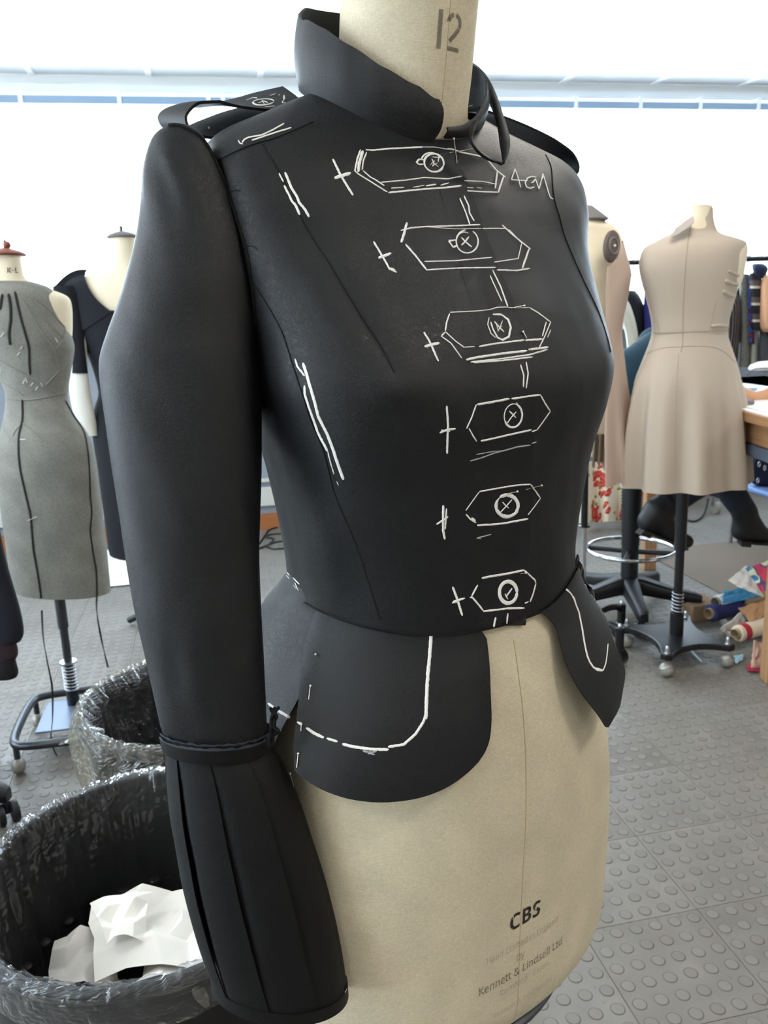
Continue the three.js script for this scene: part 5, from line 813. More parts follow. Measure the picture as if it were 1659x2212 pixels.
// ---------------------------------------------------------------- right side: two beige dresses on forms, stool and sitter, table, rolls, clothes
{
  const Z = -2.71, f = thing('dress_form', 'cream dress form under the beige flared dress, on a black four armed wheeled base', 'dress form', [1.66, 0, Z]);
  bodyPart(f, 'linen_body', [[444, 1490, 1539, 1], [470, 1489, 1540, 1], [490, 1476, 1545, 0.85], [505, 1452, 1558, 0.62], [520, 1420, 1606, 0.46], [536, 1398, 1616, 0.5], [560, 1392, 1613, 0.55], [600, 1394, 1605, 0.56], [646, 1402, 1586, 0.6], [714, 1414, 1566, 0.66], [790, 1392, 1582, 0.72], [850, 1385, 1590, 0.74], [900, 1390, 1588, 0.72]], Z, M.calico, { surf: 'formR' });
  const tips = [[1354, 1352], [1441, 1412], [1572, 1392], [1481, 1334]].map(([x, y]) => atY(x, y, 0.088)), ctr = tips.reduce((a, p) => a.add(p), v3(0, 0, 0)).divideScalar(4);
  const top = v3(ctr.x, 0.84, ctr.z);
  part(f, 'pole', bar(v3(ctr.x, 0.1, ctr.z), top, 0.0165, 20), M.blackMetal, 'chipped black pole'); part(f, 'pole_sleeve', bar(v3(ctr.x, 0.42, ctr.z), v3(ctr.x, 0.72, ctr.z), 0.021, 20), M.blackMetal); part(f, 'pole_socket', bar(v3(ctr.x, 0.075, ctr.z), v3(ctr.x, 0.175, ctr.z), 0.025, 24), M.blackMetal);
  part(f, 'spring', spiral(ctr.x, 0.182, 0.262, ctr.z, 0.0195, 6, 0.0026), M.steel);
  const sh = new THREE.Shape(); const order = tips.map((p) => [Math.atan2(p.z - ctr.z, p.x - ctr.x), p]).sort((a, b) => a[0] - b[0]);
  order.forEach(([a, p], i) => { const R = Math.hypot(p.x - ctr.x, p.z - ctr.z) + 0.012, b = order[(i + 1) % 4][0] + (i === 3 ? 2 * PI : 0), R2 = Math.hypot(order[(i + 1) % 4][1].x - ctr.x, order[(i + 1) % 4][1].z - ctr.z) + 0.012, w = 0.016, P = (r, t, s) => [ctr.x + r * Math.cos(t) - s * Math.sin(t), -(ctr.z + r * Math.sin(t) + s * Math.cos(t))], m = (a + b) / 2, q = [ctr.x + 0.055 * Math.cos(m), -(ctr.z + 0.055 * Math.sin(m))]; if (!i) sh.moveTo(...P(R, a, -w)); sh.lineTo(...P(R + 0.008, a, 0)); sh.lineTo(...P(R, a, w)); sh.quadraticCurveTo(...q, ...P(R2, b, -w)); });
  part(f, 'base_star', new THREE.ExtrudeGeometry(sh, { depth: 0.016, bevelEnabled: true, bevelSize: 0.004, bevelThickness: 0.004, bevelSegments: 2, curveSegments: 10 }).rotateX(-PI / 2).translate(0, 0.072, 0), M.blackMetal, 'cast black four armed base');
  for (const p of tips) { const c = part(f, 'caster', ball(0.0265, p.x, 0.0275, p.z), M.caster); part(c, 'caster_band', new THREE.TorusGeometry(0.0268, 0.0022, 8, 30).rotateX(PI / 2 - 0.6).translate(p.x, 0.029, p.z), M.steel); part(f, 'bolt', lathe([[0.0001, 0.118], [0.005, 0.116], [0.008, 0.108], [0.008, 0.094], [0.012, 0.092], [0.012, 0.086]], p.x, 0, p.z, 16), M.steel); }
  const d = thing('beige_dress', 'beige sleeveless dress with flared skirt seen from behind, zip down its back', 'dress', [1.66, 0.58, Z]);
  bodyPart(d, 'bodice_back', [[449, 1500, 1541, 0.95], [470, 1492, 1542, 0.98], [488, 1480, 1546, 0.84], [503, 1453, 1556, 0.64], [514, 1430, 1592, 0.5], [522, 1416, 1611, 0.48], [534, 1394, 1613, 0.52], [552, 1383, 1609, 0.57], [580, 1380, 1604, 0.6], [611, 1386, 1597, 0.62], [646, 1396, 1588, 0.64], [684, 1405, 1577, 0.68], [708, 1408, 1572, 0.72], [718, 1408, 1572, 0.72]], Z, M.beige, { surf: 'beigeTop', caps: {}, opts: { n: 96, sub: 5, power: 2.3 } });
  bodyPart(d, 'skirt', [[716, 1408, 1572, 0.72], [733, 1405, 1575, 0.73], [762, 1394, 1585, 0.76], [791, 1382, 1594, 0.79], [820, 1370, 1600, 0.81], [851, 1364, 1608, 0.82], [906, 1356, 1614, 0.84], [979, 1350, 1618, 0.86], [1040, 1346, 1621, 0.87]], Z, M.beige, { surf: 'beigeSkirt', caps: {}, fold: [0.25, 0.075, 9, 2.1], opts: { n: 160, sub: 5 } });
  const T = ['beigeTop', 'beigeSkirt'];
  lineOn(d, 'zip', [[1494, 480], [1485, 530], [1479, 603], [1476, 660], [1474, 747], [1471, 760]], T, 0.0016, M.beigeSeam); lineOn(d, 'seam', [[1409, 719], [1440, 719], [1475, 718], [1530, 716], [1571, 715]], T, 0.001, M.beigeSeam); lineOn(d, 'seam', [[1394, 766], [1423, 754], [1472, 749], [1538, 750], [1567, 762], [1588, 783]], T, 0.001, M.beigeSeam); lineOn(d, 'seam', [[1466, 765], [1461, 850], [1459, 950], [1458, 1040]], T, 0.0009, M.beigeSeam); lineOn(d, 'seam', [[1547, 650], [1538, 690], [1532, 716]], T, 0.0009, M.beigeSeam); lineOn(d, 'seam', [[1420, 690], [1424, 716]], T, 0.0009, M.beigeSeam);
  for (const s of [[[1594, 595], [1585, 590], [1575, 586]], [[1592, 615], [1580, 612], [1568, 607]], [[1585, 640], [1572, 634], [1563, 630]], [[1570, 705], [1552, 703], [1538, 705]]]) lineOn(d, 'crease', s, T, 0.006, M.beige);
  for (let k = 0; k < 4; k++) { const o = k * 4.6; part(d, 'collar_fold', sheet(along([[1449 + o * 0.6, 507 - o], [1466 + o * 0.3, 498 - o], [1485, 485 - o * 0.9], [1498, 474 - o * 0.6]], 14).map(([x, y]) => [atZ(x, y, Z + 0.075 - k * 0.006), atZ(x + 1.5, y + 6, Z + 0.085 - k * 0.006)]), 0.002), M.beigeCollar); }
}
{
  const Z = -2.78, f = thing('dress_form', 'cream dress form with round dark arm plate, half hidden by the leather jacket', 'dress form', [1.24, 0, Z]);
  bodyPart(f, 'linen_body', [[478, 1222, 1306, 0.95], [486, 1212, 1322, 0.8], [500, 1185, 1338, 0.6], [525, 1170, 1347, 0.55], [560, 1170, 1351, 0.6], [600, 1178, 1348, 0.62], [650, 1190, 1341, 0.66], [700, 1200, 1334, 0.7], [730, 1200, 1334, 0.72], [790, 1190, 1345, 0.75], [860, 1180, 1352, 0.78], [920, 1180, 1350, 0.78], [938, 1186, 1346, 0.76]], Z, M.calico, { surf: 'formD' });
  const cp = atZ(1266, 468, Z); part(f, 'neck_cap', lathe([[0.0001, 0.04], [0.02, 0.036], [0.05, 0.012], [0.078, -0.01], [0.07, -0.016], [0.0001, -0.016]], cp.x, cp.y, cp.z), M.capGrey);
  const a = atZ(1322, 532, Z + 0.13), nrm = v3(0.5, 0.08, 0.86).normalize(), q = new THREE.Quaternion().setFromUnitVectors(v3(0, 1, 0), nrm), disc = lathe([[0.0001, 0.008], [0.012, 0.009], [0.03, 0.006], [0.05, 0.006], [0.056, 0.0], [0.055, -0.006], [0.0001, -0.006]], 0, 0, 0, 40).scale(0.74, 1, 1.0).applyQuaternion(q).translate(a.x, a.y, a.z);
  const dm = part(f, 'arm_plate', disc, plain(0x574b47, 0.5), 'dark oval arm plate'); const bp = a.clone().addScaledVector(nrm, 0.011); part(dm, 'plate_screw', ball(0.004, bp.x, bp.y, bp.z), M.pinHead); part(dm, 'plate_ring', new THREE.TorusGeometry(0.026, 0.003, 8, 36).applyQuaternion(new THREE.Quaternion().setFromUnitVectors(v3(0, 0, 1), nrm)).translate(a.x + nrm.x * 0.007, a.y + nrm.y * 0.007, a.z + nrm.z * 0.007), plain(0x7c706c, 0.5));
  const bx = atZ(1262, 1136, Z).x, fl = atZ(1262, 1136, Z).y;
  part(f, 'pole_sleeve', bar(v3(bx, fl, Z), v3(bx, 0.85, Z), 0.0125, 18), M.blackMetal); part(f, 'pole_flange', lathe([[0.0001, 0.004], [0.021, 0.002], [0.021, -0.003], [0.0001, -0.006]], bx, fl, Z, 28), M.blackMetal); part(f, 'pole', bar(v3(bx, 0.1, Z), v3(bx, fl, Z), 0.0095, 18), M.chrome);
  const bends = [[1340, 1342, 1434], [1340, 1330, 1388]];
  for (const [px, py, floorY] of [[1337, 1365, 1434], [1341, 1310, 1378]]) {
    const w = atY(px, floorY, 0.0), arm = part(f, 'base_arm', tube([v3(bx, 0.1, Z), v3(lerp(bx, w.x, 0.5), 0.145, lerp(Z, w.z, 0.5)), v3(lerp(bx, w.x, 0.85), 0.14, lerp(Z, w.z, 0.85)), v3(w.x, 0.12, w.z)], 0.013, 40, 10), M.blackMetal);
    part(arm, 'caster_post', bar(v3(w.x, 0.055, w.z), v3(w.x, 0.145, w.z), 0.0165, 18), M.blackMetal); part(f, 'bolt', ball(0.009, w.x, 0.148, w.z, [1, 1.3, 1]), M.steel); part(arm, 'caster', merge([bar(v3(w.x - 0.02, 0.032, w.z + 0.01), v3(w.x + 0.012, 0.032, w.z - 0.006), 0.032, 24), box(w.x - 0.022, 0.04, w.z - 0.016, w.x + 0.02, 0.068, w.z + 0.016, 0.01)]), M.blackMetal);
  }
  for (const s of [[-0.2, 0.12], [-0.12, -0.2]]) { const w = v3(bx + s[0], 0, Z + s[1]), arm = part(f, 'base_arm', tube([v3(bx, 0.1, Z), v3(lerp(bx, w.x, 0.5), 0.145, lerp(Z, w.z, 0.5)), v3(w.x, 0.12, w.z)], 0.013, 24, 10), M.blackMetal); part(arm, 'caster', bar(v3(w.x - 0.016, 0.032, w.z), v3(w.x + 0.016, 0.032, w.z), 0.032, 20), M.blackMetal); }
  const d = thing('beige_dress', 'pinkish beige half dress pinned to the form with the round arm plate', 'dress', [1.3, 0.6, Z]);
  const LE = [[1312, 577], [1309, 620], [1309, 690], [1310, 760], [1309, 860], [1306, 940], [1307, 1000], [1308, 1055]], RE = [[1346, 520], [1356, 560], [1363, 588], [1356, 640], [1346, 690], [1343, 722], [1350, 790], [1360, 862], [1369, 940], [1378, 1030]];
  const A = along(LE, 40), B = along(RE, 40), grid = A.map((p, j) => [...Array(30).keys()].map((i) => { const u = i / 29, v = j / 39, x = lerp(p[0], B[j][0], u), y = lerp(p[1], B[j][1], u) + 16 * Math.sin(u * PI) * (1 - v) * (1 - v); return atZ(x, y, Z + 0.165 - 0.13 * u * u + smoothstep(v, 0.35, 1) * (0.055 * (1 - 0.7 * u) + 0.022 * Math.sin(u * 11 + 1.2) * v)); }));
  // past its outer edge the cloth turns back round the form
  const grid2 = grid.map((row, j) => { const e = row[29], out = []; for (let i = 0; i < 12; i++) { const t = i / 11; out.push(v3(e.x - 0.06 * t * t, e.y, e.z - 0.16 * t)); } return out; });
  const gg = grid.map((row, j) => [...row, ...grid2[j].slice(1)]);
  part(d, 'dress_front', sheet(gg, 0.002), S({ color: 0xbfa99a, roughness: 0.92, side: THREE.DoubleSide }));
  const lin = along([[1282, 940], [1290, 938], [1306, 938]], 12).map(([x, y], i) => [[x, y], [x - 3 + (i % 3), 1004 + 8 * Math.sin(i * 1.3)]]);
  part(d, 'lining', sheet(lin.map(([p, q], i) => [0, 0.25, 0.5, 0.75, 1].map((s) => atZ(lerp(p[0], q[0], s), lerp(p[1], q[1], s), Z + 0.12 + 0.012 * Math.sin(i * 1.1 + s)))), 0.002), plain(0x8a7a68));
}
// drafting stool
const SX = 1.70, SZ = -3.13;
{
  const t = thing('drafting_stool', 'black drafting stool with ribbed column, chrome foot ring and five legged wheeled base', 'stool', [SX, 0, SZ]);
  starBase(t, SX, SZ, 0.285, 0.6, 0.125);
  const prof = []; for (let k = 0; k <= 60; k++) prof.push([0.034 + 0.008 * k / 60 + (k % 2 ? 0.0055 : 0), 0.3 + 0.4 * k / 60]);
  part(t, 'column_bellows', lathe(prof, SX, 0, SZ, 32), M.blackPlastic, 'ribbed black bellows'); part(t, 'column', bar(v3(SX, 0.08, SZ), v3(SX, 0.34, SZ), 0.036, 28), M.blackPlastic);
  const ring = part(t, 'foot_ring', new THREE.TorusGeometry(0.182, 0.009, 14, 72).rotateX(PI / 2).translate(SX, 0.285, SZ), M.chrome, 'chrome foot ring');
  for (let k = 0; k < 4; k++) { const a = k * PI / 2 + 0.62; part(ring, 'spoke', bar(v3(SX + 0.03 * Math.cos(a), 0.275, SZ + 0.03 * Math.sin(a)), v3(SX + 0.178 * Math.cos(a), 0.278, SZ + 0.178 * Math.sin(a)), 0.011, 12), M.blackPlastic); }
  part(t, 'seat', lathe([[0.0001, 0.79], [0.15, 0.79], [0.19, 0.775], [0.2, 0.75], [0.185, 0.728], [0.06, 0.715], [0.0001, 0.7]], SX, 0, SZ, 40), plain(0x17181c));
}
// the sitter: skin in one surface, clothing over it
{
  const P = (x, y, z) => v3(x, y, z), px = (a, b, z) => atZ(a, b, z);
  const J = { pel: P(1.68, 0.93, -3.13), wst: P(1.72, 1.0, -3.13), chs: P(1.83, 1.06, -3.13), nck: P(1.93, 1.19, -3.13), hed: P(1.99, 1.31, -3.13),
    shR: P(1.88, 1.13, -2.965), elR: P(1.9, 1.0, -2.92), wrR: px(1632, 862, -2.88), haR: px(1672, 850, -2.86), shL: P(1.88, 1.13, -3.295), elL: P(1.93, 1.0, -3.33), wrL: P(2.02, 0.975, -3.2), haL: P(2.05, 0.97, -3.15),
    hpR: P(1.7, 0.885, -3.04), knR: P(2.06, 0.665, -2.99), anR: px(1418, 1106, -2.98), baR: px(1445, 1158, -2.97), toR: px(1474, 1180, -2.96), hlR: px(1386, 1142, -2.98), hpL: P(1.7, 0.885, -3.22), knL: P(2.12, 0.66, -3.27), anL: px(1608, 1105, -3.27), toL: px(1668, 1170, -3.25), hlL: px(1598, 1165, -3.28) };
  const field = (bones, lo, cell, dims, k) => {
    const n = Math.max(...dims), mc = new MarchingCubes(n, plain(0), false, false, 90000), half = cell * (n) / 2, c = v3(lo.x + half, lo.y + half, lo.z + half), p = new V3(), ab = new V3(), ap = new V3();
    for (let z = 0; z < n; z++) for (let y = 0; y < n; y++) for (let x = 0; x < n; x++) {
      p.set(lo.x + cell * x, lo.y + cell * y, lo.z + cell * z); let d = 1;
      for (const [a, b, ra, rb] of bones) { ab.subVectors(b, a); ap.subVectors(p, a); const t = clamp(ap.dot(ab) / ab.lengthSq(), 0, 1), q = ap.addScaledVector(ab, -t).length() - lerp(ra, rb, t), h = clamp(0.5 + 0.5 * (d - q) / k, 0, 1); d = lerp(d, q, h) - k * h * (1 - h); }
      mc.field[x + y * n + z * n * n] = -d;
    }
    mc.isolation = 0; mc.update();
    const cnt = mc.count, g = new THREE.BufferGeometry(), pos = new Float32Array(cnt * 3), nor = new Float32Array(mc.normalArray.subarray(0, cnt * 3));
    for (let i = 0; i < cnt * 3; i += 3) { pos[i] = mc.positionArray[i] * half + c.x; pos[i + 1] = mc.positionArray[i + 1] * half + c.y; pos[i + 2] = mc.positionArray[i + 2] * half + c.z; }
    g.setAttribute('position', new THREE.BufferAttribute(pos, 3)); g.setAttribute('normal', new THREE.BufferAttribute(nor, 3)); g.setAttribute('uv', new THREE.BufferAttribute(new Float32Array(cnt * 2), 2)); return g;
  };
  const t = thing('person', 'person in teal sweater, dark jeans and black boots sitting on the drafting stool', 'person', [SX, 0, SZ]);
  const fing = []; for (let k = 0; k < 4; k++) { const o = (k - 1.5) * 0.018, b = J.haR.clone().add(v3(0.03, -0.004, o)), m = b.clone().add(v3(0.032 - Math.abs(k - 1.2) * 0.004, 0.004, o * 0.25)), e = m.clone().add(v3(0.026, -0.016, 0)); fing.push([b, m, 0.0085, 0.008], [m, e, 0.008, 0.007]); }
  fing.push([J.haR.clone().add(v3(-0.01, 0, -0.03)), J.haR.clone().add(v3(0.02, -0.008, -0.055)), 0.011, 0.009]);
  const skin = [[J.nck, J.hed, 0.055, 0.06], [J.hed, J.hed.clone().add(v3(0.015, 0.06, 0)), 0.075, 0.085], [J.hed.clone().add(v3(0.05, -0.02, 0)), J.hed.clone().add(v3(0.06, -0.045, 0)), 0.04, 0.035], [J.chs, J.nck, 0.09, 0.06], [J.shR, J.elR, 0.042, 0.036], [J.elR, J.wrR, 0.036, 0.025], [J.wrR, J.haR, 0.025, 0.028], [J.haR, J.haR.clone().add(v3(0.03, 0, 0)), 0.03, 0.028], [J.shL, J.elL, 0.042, 0.036], [J.elL, J.wrL, 0.036, 0.025], [J.wrL, J.haL, 0.026, 0.03], [J.haL, J.haL.clone().add(v3(0.05, -0.008, 0)), 0.026, 0.014], [J.shR, J.chs, 0.05, 0.08], [J.shL, J.chs, 0.05, 0.08], ...fing];
  part(t, 'body', field(skin, P(1.62, 0.86, -3.48), 0.0095, [76], 0.014), M.skin);
  const nose = J.hed.clone().add(v3(0.1, 0.01, 0));
  part(t, 'face_nose', ball(0.014, nose.x, nose.y, nose.z, [1.2, 1.4, 0.8]), M.skin);
  part(t, 'hair', field([[J.hed.clone().add(v3(-0.02, 0.075, 0)), J.hed.clone().add(v3(-0.045, 0.0, 0)), 0.098, 0.085], [J.hed.clone().add(v3(-0.06, -0.02, 0)), J.nck.clone().add(v3(-0.07, -0.02, 0)), 0.06, 0.035]], P(1.7, 1.15, -3.4), 0.012, [42], 0.03), M.hair);
  part(t, 'sweater', field([[J.pel, J.wst, 0.135, 0.13], [J.wst, J.chs, 0.13, 0.145], [J.chs, J.chs.clone().lerp(J.nck, 0.6), 0.14, 0.09], [J.chs.clone().add(v3(0, 0, 0.07)), J.shR, 0.1, 0.075], [J.chs.clone().add(v3(0, 0, -0.07)), J.shL, 0.1, 0.075], [J.shR, J.elR, 0.066, 0.056], [J.elR, J.elR.clone().lerp(J.wrR, 0.3), 0.054, 0.048], [J.shL, J.elL, 0.066, 0.056], [J.elL, J.wrL, 0.054, 0.042], [J.pel.clone().add(v3(-0.05, 0, 0)), J.wst.clone().add(v3(-0.04, 0, 0)), 0.12, 0.11]], P(1.42, 0.72, -3.5), 0.0125, [64], 0.04), M.sweater);
  part(t, 'jeans', field([[J.hpR, J.hpL, 0.12, 0.12], [J.hpR, J.knR, 0.098, 0.072], [J.hpL, J.knL, 0.098, 0.072], [J.knR, J.anR, 0.068, 0.052], [J.knL, J.anL, 0.068, 0.056]], P(1.5, 0.36, -3.5), 0.0125, [76], 0.03), M.denim);
  for (const [an, hl, to, sw, kn] of [[J.anR, J.hlR, J.toR, 0.5, J.knR], [J.anL, J.hlL, J.toL, 0.5, J.knL]]) {
    const mid = hl.clone().lerp(to, 0.55), up = an.clone().sub(hl).normalize(), b = part(t, 'boot', field([[kn.clone().lerp(an, 0.86), an, 0.058, 0.05], [an, hl.clone().addScaledVector(up, 0.045), 0.05, 0.042], [an, mid.clone().addScaledVector(up, 0.035), 0.046, 0.04], [hl.clone().addScaledVector(up, 0.04), to.clone().addScaledVector(up, 0.026), 0.038, 0.028]], P(Math.min(hl.x, an.x) - 0.1, Math.min(hl.y, to.y) - 0.06, an.z - 0.2), 0.008, [54], 0.02), M.boot);
    const dir = to.clone().sub(hl).setLength(1), h1 = hl.clone().addScaledVector(dir, 0.002), h2 = hl.clone().addScaledVector(dir, 0.045), side = new V3().crossVectors(dir, up).normalize();
    const slab = (a, c, h, w) => loft([0, h].map((o) => [[-1, a], [-0.8, a], [0.8, a], [1, a], [1, c], [0.7, c], [-0.7, c], [-1, c]].map(([s, e]) => e.clone().addScaledVector(side, s * w).addScaledVector(up, o))), { capA: true, capB: true });
    part(b, 'heel', slab(h1, h2, -0.026, 0.029), M.sole); part(b, 'boot_sole', slab(h2, to.clone().addScaledVector(dir, 0.01), -0.01, 0.04), M.sole);
  }
}
// cutting table, its left edge towards the stool
const TU = v3(0.192, 0, -0.981), TW = v3(0.981, 0, 0.192), TC = v3(1.80, 0, -2.33), tp = (u, w, y) => TC.clone().addScaledVector(TU, u).addScaledVector(TW, w).setY(y);
const tbox = (u0, u1, w0, w1, y0, y1, r = 0.004) => box(u0, y0, w0, u1, y1, w1, r).applyMatrix4(new THREE.Matrix4().makeBasis(TU, v3(0, 1, 0), TW.clone()).setPosition(TC.x, 0, TC.z));
{
  const t = thing('cutting_table', 'wooden cutting table with a pale worn top at the right edge, keyboard on it', 'table', [TC.x, 0, TC.z]);
  part(t, 'table_top', tbox(-0.06, 1.42, -0.01, 1.05, 0.882, 0.92, 0.006), M.wood); part(t, 'top_sheet', tbox(-0.05, 1.41, 0.0, 1.04, 0.9195, 0.9225, 0.001), plain(0xdfe6ee, 0.4), 'pale blue white laminate');
  part(t, 'apron', tbox(0.02, 1.34, 0.03, 0.055, 0.80, 0.882), M.wood); part(t, 'apron', tbox(0.02, 1.34, 0.985, 1.01, 0.80, 0.882), M.wood); part(t, 'apron', tbox(1.31, 1.335, 0.03, 1.01, 0.80, 0.882), M.wood); part(t, 'apron_rail', tbox(0.0, 1.36, 0.02, 0.06, 0.755, 0.798), plain(0x5c6676, 0.6));
  for (const [u, w] of [[0.0, 0.0], [1.33, 0.0], [0.0, 0.97], [1.33, 0.97]]) part(t, 'leg', tbox(u, u + 0.06, w, w + 0.06, 0, 0.882), M.wood);
  const onT = 0.9225, kb = thing('keyboard', 'pale blue grey computer keyboard lying on the cutting table', 'keyboard', atY(1640, 838, onT).toArray());
  const k0 = atY(1598, 818, 0.94), kd = atY(1662, 826, 0.94).sub(k0).setY(0).normalize(), kn = v3(-kd.z, 0, kd.x); if (kn.z < 0) kn.negate();
  const kbox = (a, b, c, d, y0, y1, r) => box(a, y0, c, b, y1, d, r).applyMatrix4(new THREE.Matrix4().makeBasis(kd, v3(0, 1, 0), kn).setPosition(k0.x, 0, k0.z));
  part(kb, 'case', kbox(-0.03, 0.36, 0, 0.15, onT, onT + 0.016, 0.005), plain(0xaec4d0, 0.4));
  for (let r = 0; r < 5; r++) for (let c = 0; c < 14; c++) part(kb, 'key', kbox(-0.018 + c * 0.026, 0.0045 + c * 0.026, 0.016 + r * 0.025, 0.037 + r * 0.025, onT + 0.015, onT + 0.024, 0.002), plain(0x8fb0d4, 0.4));
  solo('wrist_rest', tbox(0.42, 0.72, 0.02, 0.09, onT + 0.001, onT + 0.022, 0.01), plain(0x85808a), 'grey padded wrist rest in front of the keyboard on the table', 'wrist rest');
  solo('paper_sheet', tbox(0.16, 0.6, 0.03, 0.26, onT + 0.0008, onT + 0.0025, 0.0005), M.paper, 'white paper sheet near the edge of the cutting table', 'paper');
  solo('paper_stack', tbox(0.95, 1.2, 0.1, 0.34, onT + 0.001, onT + 0.012, 0.002), plain(0xb9cbe6, 0.6), 'bluish stack of papers behind the keyboard', 'paper');
  const m0 = atY(1650, 800, onT); solo('cloth_bundle', lathe([[0.0001, 0.05], [0.05, 0.046], [0.09, 0.03], [0.1, 0.01], [0.09, 0], [0.0001, 0]], 0, 0, 0, 30).scale(1.1, 1, 0.7).translate(m0.x + 0.02, onT + 0.001, m0.z), M.paper, 'folded white cloth bundle on the table behind the keyboard', 'cloth');
  solo('cable', tube([atY(1614, 811, onT + 0.004), atY(1622, 803, onT + 0.02), atY(1632, 797, onT + 0.03), atY(1662, 796, onT + 0.03)], 0.0025, 30, 6), M.blackPlastic, 'thin dark cable arching over the table behind the keyboard', 'cable');
}
// rolls, boards and scraps stored under the table
{
  const roll = (px, py, r, z, len, outer, label, { core = 0.55, wrap, dir = [0.97, 0.02, -0.22] } = {}) => {
    const a = atZ(px, py, z), R = 1.18 * r / FPX * a.distanceTo(EYE), d = v3(...dir).normalize(), q = new THREE.Quaternion().setFromUnitVectors(v3(0, 1, 0), d), t = thing('fabric_roll', label, 'fabric roll', [a.x, a.y - R, a.z], 'rolls under the cutting table');
    const ln = (prof) => lathe(prof, 0, 0, 0, 36).applyQuaternion(q).translate(a.x, a.y, a.z);
    part(t, 'cardboard_core', ln([[R * core, len], [R * core, -0.012], [R * core * 1.14, -0.012], [R * core * 1.14, len]]), M.tubeIn);
    part(t, 'cloth', ln([[R * core * 1.14, 0.002], [R * 0.9, 0], [R, 0.006], [R * 1.0, len * 0.5], [R * 0.98, len], [R * core * 1.14, len]]), plain(outer));
    if (wrap) part(t, 'binding', ln([[R * 1.0, wrap[1]], [R * 1.05, wrap[1] + 0.003], [R * 1.05, wrap[2]], [R, wrap[2] + 0.003]]), plain(wrap[0]));
    return t;
  };
  roll(1534, 1325, 15, -2.82, 0.5, 0x262a5c, 'dark blue fabric roll with open cardboard core, lower left of the stack');
  roll(1549, 1301, 11.5, -2.84, 0.55, 0xd9d6d2, 'white roll with bright blue printed edge above the dark blue roll', { core: 0.7, wrap: [0x4aa3cf, 0.05, 0.2] });
  roll(1604, 1293, 11.5, -2.84, 0.5, 0xb7a27f, 'bare tan cardboard tube at the top right of the stack', { core: 0.82 });
  roll(1581, 1322, 18, -2.86, 0.5, 0xa89a87, 'large tan roll in the middle of the stack', { core: 0.8 });
  roll(1592, 1369, 14, -2.62, 0.5, 0xd6c6ad, 'cream roll with red band, lowest of the stack', { wrap: [0xa4283a, 0.018, 0.045] });
  roll(1618, 1345, 13, -2.78, 0.4, 0x5a6478, 'blue grey patterned roll behind the brown card', { core: 0.4 });
  const flat = (name, pts, z, mat, label, cat, zz = [], th = 0.004) => { const P = pts.map(([x, y], i) => atZ(x, y, z + (zz[i] ?? 0))); const n = 10, g = [...Array(n).keys()].map((j) => [...Array(n).keys()].map((i) => { const u = i / (n - 1), v = j / (n - 1); return P[0].clone().lerp(P[1], u).lerp(P[3].clone().lerp(P[2], u), v).add(v3(0, 0.006 * nz(u * 3, v * 3, pts[0][0]), 0.012 * nz(u * 4, v * 4, pts[0][1]))); })); return solo(name, sheet(g, th), mat, label, cat); };
  const printT = noiseTex(128, 128, (x, y) => { const a = tile(x, y, 128, 5), b = tile(x + 40, y, 128, 9); return a > 0.62 ? [205, 70, 96] : a > 0.5 ? [92, 88, 130] : b > 0.55 ? [225, 228, 190] : a < 0.28 ? [58, 130, 190] : [70, 128, 140]; }, true);
  flat('printed_fabric', [[1610, 1228], [1664, 1210], [1668, 1272], [1646, 1280]], -2.74, S({ map: scaled(printT, 0.22), roughness: 0.9, side: THREE.DoubleSide }), 'teal and pink printed fabric heaped on top of the rolls', 'fabric', [0, 0.03, 0.06, 0.04]);
  flat('printed_fabric', [[1572, 1254], [1612, 1222], [1650, 1290], [1596, 1268]], -2.78, plain(0xefeae2), 'white fabric fold with blue end hanging over the rolls', 'fabric', [0, 0, 0.05, 0.03]);
  flat('printed_fabric', [[1562, 1278], [1600, 1270], [1642, 1288], [1560, 1304]], -2.8, plain(0x4f9fd0), 'bright blue fabric strip between the upper rolls', 'fabric');
  flat('card_piece', [[1594, 1314], [1656, 1294], [1656, 1326], [1622, 1346]], -2.7, M.card, 'brown card corner sticking out of the rolls', 'card', [0, 0, 0.04, 0.06]);
  flat('fabric_scrap', [[1556, 1358], [1600, 1322], [1612, 1346], [1574, 1376]], -2.72, plain(0xcfcac2), 'crumpled pale grey fabric scrap between blue and cream rolls', 'fabric scrap');
  flat('fabric_scrap', [[1628, 1382], [1644, 1388], [1652, 1440], [1622, 1442]], -2.45, plain(0xc9a798), 'dusty pink fabric scrap hanging to the floor at the right edge', 'fabric scrap', [0, 0, 0.03, 0.03]);
  const onFloor = (name, pts, mat, label, cat) => { const P = pts.map(([x, y]) => atY(x, y, 0.006)); const n = 8; solo(name, sheet([...Array(n).keys()].map((j) => [...Array(n).keys()].map((i) => { const u = i / (n - 1), v = j / (n - 1); return P[0].clone().lerp(P[1], u).lerp(P[3].clone().lerp(P[2], u), v).add(v3(0, 0.012 * Math.abs(nz(u * 3, v * 3, pts[0][0])), 0)); })), 0.0015), mat, label, cat); };
  onFloor('fabric_scrap', [[1576, 1420], [1606, 1414], [1604, 1426], [1590, 1434]], plain(0x9fc4d6), 'small pale blue scrap on the floor by the castor', 'fabric scrap');
  onFloor('fabric_scrap', [[1612, 1434], [1646, 1444], [1642, 1452], [1616, 1450]], plain(0xb92c48), 'small red scrap on the floor at the right edge', 'fabric scrap');
  const c0 = atY(1500, 1346, 0), c1 = atY(1560, 1378, 0); solo('cardboard_box', box(c0.x - 0.01, 0, c0.z - 0.14, c0.x + 0.12, 0.075, c0.z, 0.004), M.kraft, 'open brown cardboard box at the left of the rolls', 'box');
